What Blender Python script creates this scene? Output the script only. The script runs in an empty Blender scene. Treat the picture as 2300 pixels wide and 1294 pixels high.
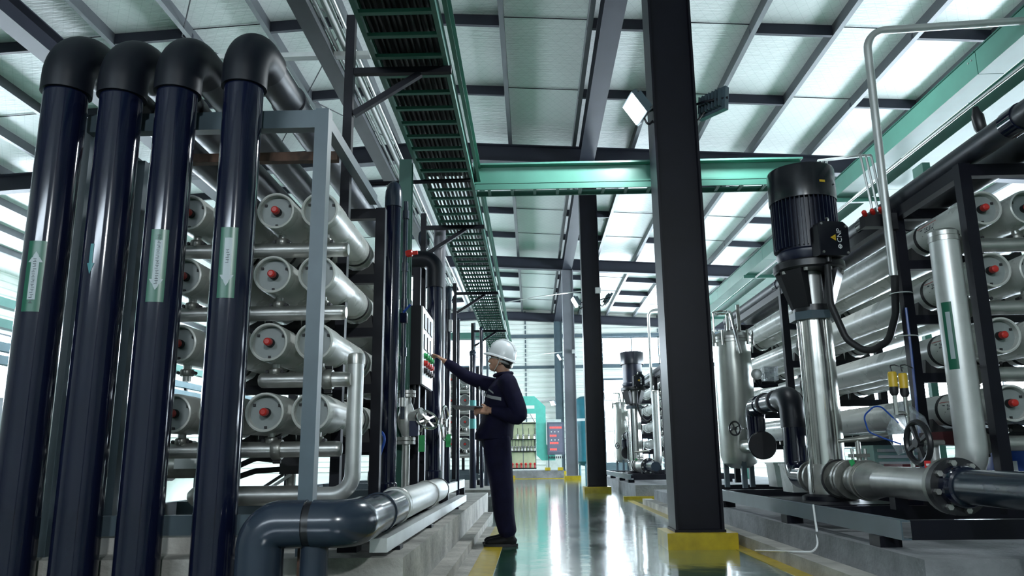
import bpy, math, random
from mathutils import Vector, Matrix
random.seed(7)
R = math.radians
scene = bpy.context.scene
COL = scene.collection

# ------------------------------------------------------------------ camera
def make_camera():
    f_px, pitch, yaw, roll = 1750.0, R(12.34), R(-1.3430), R(0.65)
    fw = Vector((math.sin(yaw) * math.cos(pitch), math.cos(yaw) * math.cos(pitch), math.sin(pitch)))
    r0 = Vector((math.cos(yaw), -math.sin(yaw), 0)); u0 = r0.cross(fw)
    r = r0 * math.cos(roll) - u0 * math.sin(roll); u = u0 * math.cos(roll) + r0 * math.sin(roll)
    cd = bpy.data.cameras.new('camera'); cd.sensor_width = 36; cd.lens = f_px * 36 / 2300
    cd.clip_start = 0.05; cd.clip_end = 300
    co = bpy.data.objects.new('camera', cd); COL.objects.link(co)
    m = Matrix((r, u, -fw)).transposed().to_4x4(); m.translation = Vector((0, 0, 0.74))
    co.matrix_world = m
    scene.camera = co
make_camera()

# ------------------------------------------------------------------ world and exposure
w = bpy.data.worlds.new('overcast_daylight'); scene.world = w; w.use_nodes = True
bg = w.node_tree.nodes['Background']
bg.inputs[0].default_value = (0.90, 0.945, 1.0, 1); bg.inputs[1].default_value = 14.0
scene.view_settings.view_transform = 'Standard'; scene.view_settings.look = 'None'
scene.view_settings.gamma = 1.0; scene.view_settings.use_curve_mapping = False
scene.view_settings.exposure = 1.30
scene.cycles.use_denoising = True; scene.cycles.use_adaptive_sampling = True; scene.cycles.adaptive_threshold = 0.02
scene.cycles.max_bounces = 7; scene.cycles.diffuse_bounces = 4; scene.cycles.glossy_bounces = 4
scene.cycles.transparent_max_bounces = 10
scene.cycles.sample_clamp_indirect = 6.0
scene.cycles.caustics_reflective = False; scene.cycles.caustics_refractive = False
FLOOD_POWER = 30.0

# ------------------------------------------------------------------ materials
MATS = {}
def mat(name, col, rough=0.5, metal=0.0, var=0.08, scale=6.0, bump=0.0, bscale=40.0, coat=0.0, emit=None, spec=0.5, rvar=0.0):
    if name in MATS: return MATS[name]
    m = bpy.data.materials.new(name); m.use_nodes = True; nt = m.node_tree; N = nt.nodes; L = nt.links
    b = N['Principled BSDF']
    b.inputs['Roughness'].default_value = rough; b.inputs['Metallic'].default_value = metal
    b.inputs['Specular IOR Level'].default_value = spec
    if coat: b.inputs['Coat Weight'].default_value = coat; b.inputs['Coat Roughness'].default_value = 0.08
    tc = N.new('ShaderNodeTexCoord'); no = N.new('ShaderNodeTexNoise')
    no.inputs['Scale'].default_value = scale; no.inputs['Detail'].default_value = 5
    L.new(tc.outputs['Object'], no.inputs['Vector'])
    cr = N.new('ShaderNodeValToRGB')
    cr.color_ramp.elements[0].position = 0.3; cr.color_ramp.elements[1].position = 0.72
    cr.color_ramp.elements[0].color = (*[max(0, c * (1 - var)) for c in col], 1)
    cr.color_ramp.elements[1].color = (*[min(1, c * (1 + var)) for c in col], 1)
    L.new(no.outputs['Fac'], cr.inputs['Fac']); L.new(cr.outputs['Color'], b.inputs['Base Color'])
    if rvar:
        mr = N.new('ShaderNodeMapRange'); mr.inputs['To Min'].default_value = max(0.02, rough - rvar); mr.inputs['To Max'].default_value = rough + rvar
        L.new(no.outputs['Fac'], mr.inputs['Value']); L.new(mr.outputs['Result'], b.inputs['Roughness'])
    if bump:
        n2 = N.new('ShaderNodeTexNoise'); n2.inputs['Scale'].default_value = bscale; n2.inputs['Detail'].default_value = 6
        L.new(tc.outputs['Object'], n2.inputs['Vector'])
        bp = N.new('ShaderNodeBump'); bp.inputs['Strength'].default_value = bump; bp.inputs['Distance'].default_value = 0.02
        L.new(n2.outputs['Fac'], bp.inputs['Height']); L.new(bp.outputs['Normal'], b.inputs['Normal'])
    if emit:
        b.inputs['Emission Color'].default_value = (*emit[0], 1); b.inputs['Emission Strength'].default_value = emit[1]
    MATS[name] = m
    return m

pvc = mat('pvc_dark', (0.0045, 0.0065, 0.022), 0.11, var=0.15, scale=3, rvar=0.03)
pvc_elbow = mat('pvc_elbow_dark', (0.0045, 0.006, 0.011), 0.42, var=0.12, scale=4, spec=0.3)
pvc_grey = mat('pvc_blue_grey', (0.022, 0.032, 0.050), 0.20, var=0.12, scale=4, rvar=0.05)
pvc_worn = mat('pvc_dusty', (0.018, 0.021, 0.030), 0.42, var=0.5, scale=14, rvar=0.15)
steel_dk = mat('painted_steel_dark', (0.004, 0.0042, 0.009), 0.42, var=0.2, scale=5, spec=0.22)
steel_gr = mat('painted_steel_grey', (0.065, 0.095, 0.115), 0.42, var=0.12, scale=5)
steel_frame = mat('roof_steel', (0.020, 0.022, 0.033), 0.5, var=0.15, scale=2, spec=0.3)
steel_purlin = mat('purlin_steel', (0.085, 0.092, 0.10), 0.42, metal=0.3, var=0.15, scale=2)
teal = mat('teal_paint', (0.062, 0.19, 0.148), 0.38, var=0.1, scale=3)
teal_dk = mat('teal_paint_dark', (0.010, 0.09, 0.065), 0.4, var=0.1, scale=3)
white_v = mat('vessel_white', (0.60, 0.61, 0.575), 0.28, var=0.05, scale=5, rvar=0.06)
cap_gr = mat('vessel_cap_grey', (0.26, 0.29, 0.285), 0.4, var=0.1, scale=8)
red = mat('red_plastic', (0.55, 0.025, 0.018), 0.35, var=0.1)
black = mat('black_plastic', (0.010, 0.010, 0.013), 0.35, var=0.2)
rubber = mat('black_rubber', (0.012, 0.012, 0.014), 0.55, var=0.2)
motor_m = mat('motor_black', (0.010, 0.011, 0.016), 0.25, var=0.2)
motor_fin = mat('motor_navy', (0.010, 0.013, 0.032), 0.35, var=0.2)
stainless = mat('stainless', (0.62, 0.62, 0.60), 0.16, metal=1.0, var=0.06, scale=8, rvar=0.06)
steel_dull = mat('stainless_dull', (0.46, 0.46, 0.44), 0.33, metal=0.85, var=0.15, scale=9, rvar=0.08)
galv = mat('galvanised', (0.56, 0.57, 0.56), 0.38, metal=0.6, var=0.1, scale=7, rvar=0.08)
cast = mat('cast_steel', (0.26, 0.26, 0.24), 0.36, metal=0.7, var=0.25, scale=12, rvar=0.1)
bolt_m = mat('bolt_zinc', (0.42, 0.42, 0.40), 0.35, metal=0.8)
steel_lit = mat('painted_steel_lit', (0.20, 0.20, 0.225), 0.42, var=0.08, scale=3)  # dark column paint lightened: the floodlit look is put into the colour
concrete = mat('concrete', (0.40, 0.385, 0.355), 0.75, var=0.35, scale=4, bump=0.5, bscale=25)
concrete_dk = mat('concrete_plinth', (0.20, 0.205, 0.215), 0.7, var=0.3, scale=5, bump=0.4, bscale=30)
yellow = mat('yellow_paint', (0.46, 0.33, 0.015), 0.3, var=0.2, scale=9)
rust = mat('rusty_steel', (0.085, 0.045, 0.03), 0.7, var=0.6, scale=12)
cable_m = mat('cable_black', (0.012, 0.012, 0.015), 0.45, var=0.3)
white_p = mat('white_paint', (0.75, 0.76, 0.76), 0.35, var=0.05)
green_tag = mat('green_tag', (0.02, 0.36, 0.10), 0.5)
red_tag = mat('red_tag', (0.6, 0.03, 0.03), 0.5)
sticker = mat('sticker_green', (0.004, 0.10, 0.055), 0.3, var=0.08)
sticker_w = mat('sticker_white', (0.36, 0.41, 0.43), 0.4, var=0.05)
sticker_b = mat('sticker_pale', (0.06, 0.22, 0.24), 0.4, var=0.05)
ink = mat('ink_dark', (0.015, 0.02, 0.03), 0.5)
ink_red = mat('ink_red', (0.5, 0.05, 0.05), 0.5)
blue_p = mat('blue_paint', (0.01, 0.06, 0.32), 0.3)
tank_blue = mat('tank_teal_blue', (0.03, 0.17, 0.22), 0.3)
yel_plastic = mat('yellow_plastic', (0.65, 0.42, 0.03), 0.4)
cream = mat('cream_board', (0.62, 0.66, 0.42), 0.5)
lamp_em = mat('lamp_lens', (0.9, 0.95, 1.0), 0.3, emit=((0.9, 0.97, 1.0), 14.0))
led_red = mat('led_red', (0.5, 0.03, 0.03), 0.4, emit=((1.0, 0.12, 0.1), 0.6))
navy = mat('navy_cloth', (0.006, 0.0055, 0.022), 0.8, var=0.3, scale=10, bump=0.25, bscale=14, spec=0.15)
skin_m = mat('skin', (0.42, 0.23, 0.155), 0.5, var=0.08, scale=12)
hair_m = mat('hair', (0.010, 0.009, 0.010), 0.5)
helmet_m = mat('helmet_white', (0.72, 0.75, 0.77), 0.25, var=0.02)
shoe_m = mat('shoe_black', (0.006, 0.006, 0.007), 0.6, spec=0.2)
reflect_m = mat('reflective_tape', (0.30, 0.32, 0.33), 0.4)

def node_mat(name):
    m = bpy.data.materials.new(name); m.use_nodes = True
    MATS[name] = m
    return m, m.node_tree.nodes, m.node_tree.links

def glass_mat():
    m, N, L = node_mat('window_glass')
    N.remove(N['Principled BSDF'])
    t = N.new('ShaderNodeBsdfTransparent'); t.inputs[0].default_value = (0.92, 0.97, 1, 1)
    g = N.new('ShaderNodeBsdfGlossy'); g.inputs['Roughness'].default_value = 0.05
    mx = N.new('ShaderNodeMixShader'); mx.inputs[0].default_value = 0.07
    L.new(t.outputs[0], mx.inputs[1]); L.new(g.outputs[0], mx.inputs[2]); L.new(mx.outputs[0], N['Material Output'].inputs[0])
    return m
glass = glass_mat()

def film_mat():
    m, N, L = node_mat('clear_film')
    N.remove(N['Principled BSDF'])
    t = N.new('ShaderNodeBsdfTransparent'); t.inputs[0].default_value = (0.93, 0.95, 0.97, 1)
    g = N.new('ShaderNodeBsdfGlossy'); g.inputs['Roughness'].default_value = 0.12
    d = N.new('ShaderNodeBsdfDiffuse'); d.inputs[0].default_value = (0.7, 0.75, 0.8, 1)
    m1 = N.new('ShaderNodeMixShader'); m1.inputs[0].default_value = 0.5
    L.new(g.outputs[0], m1.inputs[1]); L.new(d.outputs[0], m1.inputs[2])
    tc = N.new('ShaderNodeTexCoord'); no = N.new('ShaderNodeTexNoise'); no.inputs['Scale'].default_value = 18
    L.new(tc.outputs['Object'], no.inputs['Vector'])
    mr = N.new('ShaderNodeMapRange'); mr.inputs['From Min'].default_value = 0.35; mr.inputs['From Max'].default_value = 0.7
    mr.inputs['To Min'].default_value = 0.15; mr.inputs['To Max'].default_value = 0.65
    L.new(no.outputs['Fac'], mr.inputs['Value'])
    mx = N.new('ShaderNodeMixShader'); L.new(mr.outputs['Result'], mx.inputs[0])
    L.new(t.outputs[0], mx.inputs[1]); L.new(m1.outputs[0], mx.inputs[2]); L.new(mx.outputs[0], N['Material Output'].inputs[0])
    return m
film = film_mat()

def roof_mat():          # white insulation facing held up by a fine diamond wire mesh
    m, N, L = node_mat('roof_insulation'); b = N['Principled BSDF']
    b.inputs['Roughness'].default_value = 0.42
    tc = N.new('ShaderNodeTexCoord'); sx = N.new('ShaderNodeSeparateXYZ'); L.new(tc.outputs['Object'], sx.inputs[0])
    def math_(op, a, c):
        n = N.new('ShaderNodeMath'); n.operation = op
        for i, v in enumerate((a, c)):
            if v is None: continue
            if isinstance(v, (int, float)): n.inputs[i].default_value = v
            else: L.new(v, n.inputs[i])
        return n.outputs[0]
    lines = []
    for s in (1, -1):
        u = math_('ADD', sx.outputs['X'], math_('MULTIPLY', sx.outputs['Y'], 0.62 * s))
        fr = math_('FRACT', math_('MULTIPLY', u, 5.5), None)
        lines.append(math_('LESS_THAN', fr, 0.045))
    ln = math_('MAXIMUM', lines[0], lines[1])
    no = N.new('ShaderNodeTexNoise'); no.inputs['Scale'].default_value = 1.6; no.inputs['Detail'].default_value = 6
    L.new(tc.outputs['Object'], no.inputs['Vector'])
    cr = N.new('ShaderNodeValToRGB'); cr.color_ramp.elements[0].color = (0.66, 0.68, 0.665, 1); cr.color_ramp.elements[1].color = (0.78, 0.79, 0.77, 1)
    L.new(no.outputs['Fac'], cr.inputs[0])
    mx = N.new('ShaderNodeMix'); mx.data_type = 'RGBA'; L.new(math_('MULTIPLY', ln, 0.28), mx.inputs[0])
    L.new(cr.outputs[0], mx.inputs[6]); mx.inputs[7].default_value = (0.25, 0.29, 0.28, 1)
    L.new(mx.outputs[2], b.inputs['Base Color'])
    wv = N.new('ShaderNodeTexNoise'); wv.inputs['Scale'].default_value = 7; wv.inputs['Detail'].default_value = 4
    mp = N.new('ShaderNodeMapping'); mp.inputs['Scale'].default_value = (0.5, 2.6, 1); L.new(tc.outputs['Object'], mp.inputs[0]); L.new(mp.outputs[0], wv.inputs['Vector'])
    bp = N.new('ShaderNodeBump'); bp.inputs['Strength'].default_value = 0.35; bp.inputs['Distance'].default_value = 0.04
    L.new(wv.outputs['Fac'], bp.inputs['Height']); L.new(bp.outputs[0], b.inputs['Normal'])
    return m
roof_m = roof_mat()

def floor_mat():         # green epoxy paint, poured glossy, slightly rippled and scuffed
    m, N, L = node_mat('green_epoxy'); b = N['Principled BSDF']
    tc = N.new('ShaderNodeTexCoord'); no = N.new('ShaderNodeTexNoise'); no.inputs['Scale'].default_value = 2.2; no.inputs['Detail'].default_value = 8
    L.new(tc.outputs['Object'], no.inputs['Vector'])
    cr = N.new('ShaderNodeValToRGB'); cr.color_ramp.elements[0].color = (0.012, 0.085, 0.045, 1); cr.color_ramp.elements[1].color = (0.02, 0.125, 0.068, 1)
    cr.color_ramp.elements[0].position = 0.35; cr.color_ramp.elements[1].position = 0.65
    L.new(no.outputs['Fac'], cr.inputs[0]); L.new(cr.outputs[0], b.inputs['Base Color'])
    mr = N.new('ShaderNodeMapRange'); mr.inputs['From Min'].default_value = 0.35; mr.inputs['From Max'].default_value = 0.75; mr.inputs['To Min'].default_value = 0.14; mr.inputs['To Max'].default_value = 0.28
    L.new(no.outputs['Fac'], mr.inputs['Value']); L.new(mr.outputs[0], b.inputs['Roughness'])
    b.inputs['Specular IOR Level'].default_value = 0.8; b.inputs['IOR'].default_value = 2.2
    b.inputs['Coat Weight'].default_value = 1.0; b.inputs['Coat Roughness'].default_value = 0.09; b.inputs['Coat IOR'].default_value = 2.6
    n2 = N.new('ShaderNodeTexNoise'); n2.inputs['Scale'].default_value = 5; n2.inputs['Detail'].default_value = 3
    L.new(tc.outputs['Object'], n2.inputs['Vector'])
    bp = N.new('ShaderNodeBump'); bp.inputs['Strength'].default_value = 0.10; bp.inputs['Distance'].default_value = 0.02
    L.new(n2.outputs['Fac'], bp.inputs['Height']); L.new(bp.outputs[0], b.inputs['Normal']); L.new(bp.outputs[0], b.inputs['Coat Normal'])
    return m
floor_m = floor_mat()
def sheet_mat():         # white end wall siding, translucency added so the wall glows brighter
    m = mat('siding_added_glow', (0.70, 0.72, 0.68), 0.42, var=0.04, scale=1.5); N = m.node_tree.nodes; L = m.node_tree.links
    tr = N.new('ShaderNodeBsdfTranslucent'); tr.inputs[0].default_value = (0.93, 0.97, 0.95, 1)
    mx = N.new('ShaderNodeMixShader'); mx.inputs[0].default_value = 0.035
    L.new(N['Principled BSDF'].outputs[0], mx.inputs[1]); L.new(tr.outputs[0], mx.inputs[2]); L.new(mx.outputs[0], N['Material Output'].inputs[0])
    return m
sheet_m = sheet_mat()
siding = mat('siding_white', (0.84, 0.85, 0.81), 0.42, var=0.05, scale=1.5)

# ------------------------------------------------------------------ mesh helpers
def frame(ax):
    ax = Vector(ax).normalized()
    u = ax.cross(Vector((0, 0, 1)))
    if u.length < 1e-4: u = Vector((1, 0, 0))
    u.normalize(); v = ax.cross(u).normalized()
    return ax, u, v
V = Vector
class MB:
    def __init__(s): s.v = []; s.f = []
    def add(s, vs, fs):
        o = len(s.v); s.v += [tuple(x) for x in vs]; s.f += [tuple(i + o for i in f) for f in fs]; return s
    def box(s, a, b):
        x0, y0, z0 = a; x1, y1, z1 = b
        return s.add([(x0,y0,z0),(x1,y0,z0),(x1,y1,z0),(x0,y1,z0),(x0,y0,z1),(x1,y0,z1),(x1,y1,z1),(x0,y1,z1)],
                     [(0,3,2,1),(4,5,6,7),(0,1,5,4),(1,2,6,5),(2,3,7,6),(3,0,4,7)])
    def obox(s, c, ux, uy, uz):         # centre and three half-axis vectors
        c, ux, uy, uz = V(c), V(ux), V(uy), V(uz)
        P = [c + ux*i + uy*j + uz*k for k in (-1,1) for i, j in ((-1,-1),(1,-1),(1,1),(-1,1))]
        return s.add(P, [(0,3,2,1),(4,5,6,7),(0,1,5,4),(1,2,6,5),(2,3,7,6),(3,0,4,7)])
    def beam(s, p0, p1, wd, ht, up=(0,0,1)):
        p0, p1 = V(p0), V(p1); d = (p1 - p0); L = d.length; d.normalize()
        side = d.cross(V(up))
        if side.length < 1e-4: side = V((1,0,0))
        side.normalize(); upv = side.cross(d)
        return s.obox((p0+p1)/2, d*(L/2), side*(wd/2), upv*(ht/2))
    def prism(s, pts, o, ux, uy, th):   # polygon pts in plane (o, ux, uy), thickness th along the normal
        o, ux, uy = V(o), V(ux), V(uy); n = ux.cross(uy).normalized(); k = len(pts)
        A = [o + ux*a + uy*b for a, b in pts]; B = [p + n*th for p in A]
        fs = [tuple(range(k))[::-1], tuple(range(k, 2*k))] + [(i, (i+1) % k, k + (i+1) % k, k + i) for i in range(k)]
        return s.add(A + B, fs)
    def ibeam(s, p0, p1, h, wd, tf, tw, up=(0,0,1)):
        a, b = wd/2, h/2; t = tw/2
        pts = [(-a,-b),(a,-b),(a,-b+tf),(t,-b+tf),(t,b-tf),(a,b-tf),(a,b),(-a,b),(-a,b-tf),(-t,b-tf),(-t,-b+tf),(-a,-b+tf)]
        p0, p1 = V(p0), V(p1); d = (p1-p0); L = d.length; d.normalize(); side = d.cross(V(up)).normalized(); upv = side.cross(d)
        k = 12; A = [p0 + side*x + upv*y for x, y in pts]; B = [p + d*L for p in A]
        fs = [(i, (i+1) % k, k + (i+1) % k, k + i) for i in range(k)]
        for q in ((0,1,2,11),(2,3,10,11),(3,4,9,10),(4,5,8,9),(5,6,7,8)):
            fs.append(tuple(q)[::-1]); fs.append(tuple(i + k for i in q))
        return s.add(A + B, fs)
    def chan(s, p0, p1, h, wd, t, side_dir, up=(0,0,1)):   # C channel, web on -side_dir
        p0, p1 = V(p0), V(p1); d = (p1-p0); L = d.length; d.normalize(); sd = V(side_dir); u = V(up); b = h/2
        pts = [(0,-b),(wd,-b),(wd,-b+t),(t,-b+t),(t,b-t),(wd,b-t),(wd,b),(0,b)]
        A = [p0 + sd*x + u*y for x, y in pts]; B = [p + d*L for p in A]; k = 8
        fs = [(i, (i+1) % k, k + (i+1) % k, k + i) for i in range(k)]
        for q in ((0,1,2,3),(0,3,4,7),(4,5,6,7)): fs.append(q[::-1]); fs.append(tuple(i+k for i in q))
        return s.add(A + B, fs)
    def lathe(s, p, axis, prof, n=24, a0=0.0):
        ax, u, v = frame(axis); p = V(p); rings = []; vs = []; fs = []
        for r, h in prof:
            if r < 1e-6: rings.append([len(vs)]); vs.append(p + ax*h)
            else:
                rings.append(list(range(len(vs), len(vs)+n)))
                vs += [p + ax*h + (u*math.cos(a0+2*math.pi*i/n) + v*math.sin(a0+2*math.pi*i/n))*r for i in range(n)]
        for A, B in zip(rings, rings[1:]):
            for i in range(n):
                j = (i+1) % n
                if len(A) == 1 and len(B) == 1: break
                if len(A) == 1: fs.append((A[0], B[i], B[j]))
                elif len(B) == 1: fs.append((A[i], B[0], A[j]))
                else: fs.append((A[i], B[i], B[j], A[j]))
        return s.add(vs, fs)
    def cyl(s, p0, p1, r, n=20, r2=None):
        p0, p1 = V(p0), V(p1); L = (p1-p0).length
        return s.lathe(p0, p1-p0, [(0,0),(r,0),(r if r2 is None else r2,L),(0,L)], n)
    def tube(s, pts, r, n=16, caps=True, radii=None):
        pts = [V(p) for p in pts]; k = len(pts)
        tans = []
        for i in range(k):
            a = pts[max(i-1,0)]; b = pts[min(i+1,k-1)]; tans.append((b-a).normalized())
        _, u, v = frame(tans[0]); vs = []; fs = []
        for i in range(k):
            t = tans[i]
            u = (u - t*u.dot(t)).normalized(); v = t.cross(u)
            rr = radii[i] if radii else r
            vs += [pts[i] + (u*math.cos(2*math.pi*j/n) + v*math.sin(2*math.pi*j/n))*rr for j in range(n)]
        for i in range(k-1):
            for j in range(n):
                q = (j+1) % n; fs.append((i*n+j, i*n+q, (i+1)*n+q, (i+1)*n+j))
        if caps: fs += [tuple(range(n))[::-1], tuple(range((k-1)*n, k*n))]
        return s.add(vs, fs)
    def torus(s, c, axis, RR, r, n=28, m=8):
        ax, u, v = frame(axis); c = V(c); vs = []; fs = []
        for i in range(n):
            a = 2*math.pi*i/n; d = u*math.cos(a) + v*math.sin(a)
            vs += [c + d*(RR + r*math.cos(2*math.pi*j/m)) + ax*(r*math.sin(2*math.pi*j/m)) for j in range(m)]
        for i in range(n):
            for j in range(m):
                i2 = (i+1) % n; j2 = (j+1) % m; fs.append((i*m+j, i2*m+j, i2*m+j2, i*m+j2))
        return s.add(vs, fs)
    def ball(s, c, rx, ry=None, rz=None, n=16, m=10):
        ry = ry or rx; rz = rz or rx; c = V(c); vs = [c + V((0,0,-rz))]; fs = []
        for i in range(1, m):
            t = -math.pi/2 + math.pi*i/m
            vs += [c + V((rx*math.cos(t)*math.cos(2*math.pi*j/n), ry*math.cos(t)*math.sin(2*math.pi*j/n), rz*math.sin(t))) for j in range(n)]
        vs.append(c + V((0,0,rz))); top = len(vs)-1
        for j in range(n): fs.append((0, 1+(j+1) % n, 1+j))
        for i in range(m-2):
            for j in range(n):
                q = (j+1) % n; fs.append((1+i*n+j, 1+i*n+q, 1+(i+1)*n+q, 1+(i+1)*n+j))
        for j in range(n): fs.append((top, 1+(m-2)*n+j, 1+(m-2)*n+(j+1) % n))
        return s.add(vs, fs)

def fillet(pts, rad, seg=8):
    pts = [V(p) for p in pts]; out = [pts[0]]
    for a, b, c in zip(pts, pts[1:], pts[2:]):
        d0 = (a-b).normalized(); d1 = (c-b).normalized(); ang = d0.angle(d1)
        t = min(rad/math.tan(ang/2), (a-b).length*0.49 + 1e-6, (c-b).length*0.49 + 1e-6) if ang < 3.1 else 0
        if t == 0: out.append(b); continue
        rr = t*math.tan(ang/2); bis = (d0+d1).normalized(); cen = b + bis*(rr/math.sin(ang/2))
        s0 = b + d0*t - cen; s1 = b + d1*t - cen; th = s0.angle(s1)
        for i in range(seg+1):
            k = i/seg; out.append(cen + (s0*math.sin((1-k)*th) + s1*math.sin(k*th))/math.sin(th))
    out.append(pts[-1]); return out

ORG = {}
def build(name, mb, m, parent=None, sharp=35, origin=None):
    vs = mb.v
    if parent is not None: o3 = ORG[parent.name]
    elif origin is not None: o3 = V(origin)
    else:
        xs, ys, zs = zip(*vs); o3 = V(((min(xs)+max(xs))/2, (min(ys)+max(ys))/2, min(zs)))
    me = bpy.data.meshes.new(name)
    me.from_pydata([(x-o3[0], y-o3[1], z-o3[2]) for x, y, z in vs], [], mb.f)
    me.validate(); me.update()
    me.polygons.foreach_set('use_smooth', [True]*len(me.polygons)); me.set_sharp_from_angle(angle=R(sharp))
    me.materials.append(m)
    ob = bpy.data.objects.new(name, me); COL.objects.link(ob)
    if parent is not None: ob.parent = parent
    else: ob.location = o3
    ORG[ob.name] = o3
    return ob
def share(src, name, delta, parent):            # another part that shares src's mesh, moved by delta
    ob = bpy.data.objects.new(name, src.data); COL.objects.link(ob); ob.parent = parent; ob.location = V(delta)
    ORG[ob.name] = ORG[parent.name]
    return ob
def tag(o, label, cat, group=None):
    o['label'] = label; o['category'] = cat
    if group: o['group'] = group
    return o
def T(name, label, cat, loc, group=None):
    e = bpy.data.objects.new(name, None); COL.objects.link(e); e.location = V(loc); e.empty_display_size = 0.1
    ORG[e.name] = V(loc)
    return tag(e, label, cat, group)
def struct(o): o['kind'] = 'structure'; return o
def bolts(parent, c, axis, RR, n, r=0.014, h=0.03, m=None, a0=0.2, name='bolt'):
    ax, u, v = frame(axis); c = V(c); first = None
    for i in range(n):
        a = a0 + 2*math.pi*i/n; d = (u*math.cos(a) + v*math.sin(a))*RR
        if first is None:
            first = build(name, MB().lathe(c + d, axis, [(0,0),(r,0),(r,h),(0,h)], 6), m or bolt_m, parent); d0 = d
        else: share(first, name, d - d0, parent)
def text_mesh(txt, size):
    cu = bpy.data.curves.new('t', 'FONT'); cu.body = txt; cu.size = size; cu.extrude = 0; cu.resolution_u = 3
    ob = bpy.data.objects.new('t', cu); COL.objects.link(ob)
    dg = bpy.context.evaluated_depsgraph_get(); me = ob.evaluated_get(dg).to_mesh()
    vs = [tuple(x.co) for x in me.vertices]; fs = [tuple(p.vertices) for p in me.polygons]
    ob.evaluated_get(dg).to_mesh_clear(); bpy.data.objects.remove(ob); bpy.data.curves.remove(cu)
    return vs, fs
# ================================================================== THE SETTING
RIDGE, SLOPE, ZR = -2.3, 0.06, 8.08
XL, XR, YB, YF = -18.5, 14.0, 39.2, -8.0
def zr(x): return ZR - SLOPE*abs(x - RIDGE)     # top of the rafters
BAYS = [6.9, 17.3, 27.8, 38.9]

struct(build('floor', MB().box((XL, YF, -0.2), (XR, YB, 0.0)), floor_m))

# roof: insulation sheets, purlins, struts, rafters
mb = MB()
for x0, x1 in ((XL, RIDGE), (RIDGE, XR)):
    a, b = zr(x0)+0.2, zr(x1)+0.2
    mb.add([(x0,YF,a),(x1,YF,b),(x1,YB,b),(x0,YB,a),(x0,YF,a+.12),(x1,YF,b+.12),(x1,YB,b+.12),(x0,YB,a+.12)],
           [(0,3,2,1),(4,5,6,7),(0,1,5,4),(1,2,6,5),(2,3,7,6),(3,0,4,7)])
ceil = struct(build('ceiling', mb, roof_m, origin=(0,0,0)))
px = [-1.75, -0.45, 1.05, 2.42, 3.8, 5.17, 6.5, 7.8, 9.15, 10.5, 11.85, 13.2]
px_l = [-3.05, -4.4, -5.75, -7.1, -8.45, -9.8, -11.15, -12.5, -13.85, -15.2, -16.5]
for x in px + px_l:
    sd = 1 if x > RIDGE else -1
    build('purlin', MB().chan((x, YF, zr(x)+0.1), (x, YB, zr(x)+0.1), 0.2, 0.085, 0.02, (sd, 0, 0)), steel_purlin, ceil)
for row in (px, px_l):
    for i in range(len(row)-1):
        x0, x1 = row[i], row[i+1]
        lo, hi = min(x0, x1), max(x0, x1)
        for j, y1 in enumerate(BAYS):
            y0 = y1 - 10.45
            for k in (1, 2, 3):
                y = y0 + 10.45*k/4
                if y < 6.0 or lo < -13 or hi > 12.5: continue
                za, zb = zr(lo), zr(hi)
                if i % 2 == 0:
                    build('strut', MB().beam((lo, y, za+0.1), (hi, y, zb+0.1), 0.07, 0.19), steel_frame, ceil)
                else:
                    build('wire', MB().cyl((lo, y, za+0.185), (hi, y, zb+0.185), 0.009, 5), steel_dk, ceil)
if True:
    for y in BAYS:
        for x0, x1 in ((XL, RIDGE), (RIDGE, XR)):
            build('rafter', MB().ibeam((x0, y, zr(x0)-0.21), (x1, y, zr(x1)-0.21), 0.42, 0.24, 0.025, 0.015), steel_frame, ceil)
    # eave beam along the column row, hung between the rafters
    for y0, y1 in zip([-4.0] + BAYS[:-1], BAYS):
        for xt in (1.37, -7.95): build('tie_beam', MB().ibeam((xt, y0+0.13, zr(xt)-0.21), (xt, y1-0.13, zr(xt)-0.21), 0.40, 0.34, 0.022, 0.014), steel_frame, ceil)
    for a, b in (((-5.9, 7.1), (-3.1, 12.0)), ((-3.1, 7.1), (-5.9, 12.0)), ((-5.9, 12.0), (-3.1, 17.1)), ((-3.1, 12.0), (-5.9, 17.1))):
        build('bracing_rod', MB().cyl((a[0], a[1], zr(a[0])+0.02), (b[0], b[1], zr(b[0])+0.02), 0.011, 6), steel_dk, ceil)

# corrugated walls
def corrug(mb, o, ux, L, z0, z1, nrm, pitch=0.25, dep=0.055):
    o, ux, nrm = V(o), V(ux), V(nrm); k = max(1, round((z1-z0)/pitch)); p = (z1-z0)/k; prof = []
    for i in range(k):
        z = z0 + i*p; prof += [(z, 0), (z + p*.55, 0), (z + p*.68, dep), (z + p*.87, dep)]
    prof.append((z1, 0)); n = len(prof)
    A = [o + V((0,0,z)) + nrm*d for z, d in prof]; B = [a + ux*L for a in A]
    C = [o + V((0,0,z)) - nrm*.05 for z, d in prof]; D = [c + ux*L for c in C]
    fs = [(i, i+1, n+i+1, n+i) for i in range(n-1)] + [(2*n+i+1, 2*n+i, 3*n+i, 3*n+i+1) for i in range(n-1)]
    fs += [(0, n, 3*n, 2*n), (n-1, 3*n-1, 4*n-1, 2*n-1)]
    fs += [(i+1, i, 2*n+i, 2*n+i+1) for i in range(n-1)] + [(n+i, n+i+1, 3*n+i+1, 3*n+i) for i in range(n-1)]
    mb.add(A + B + C + D, fs)

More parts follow.
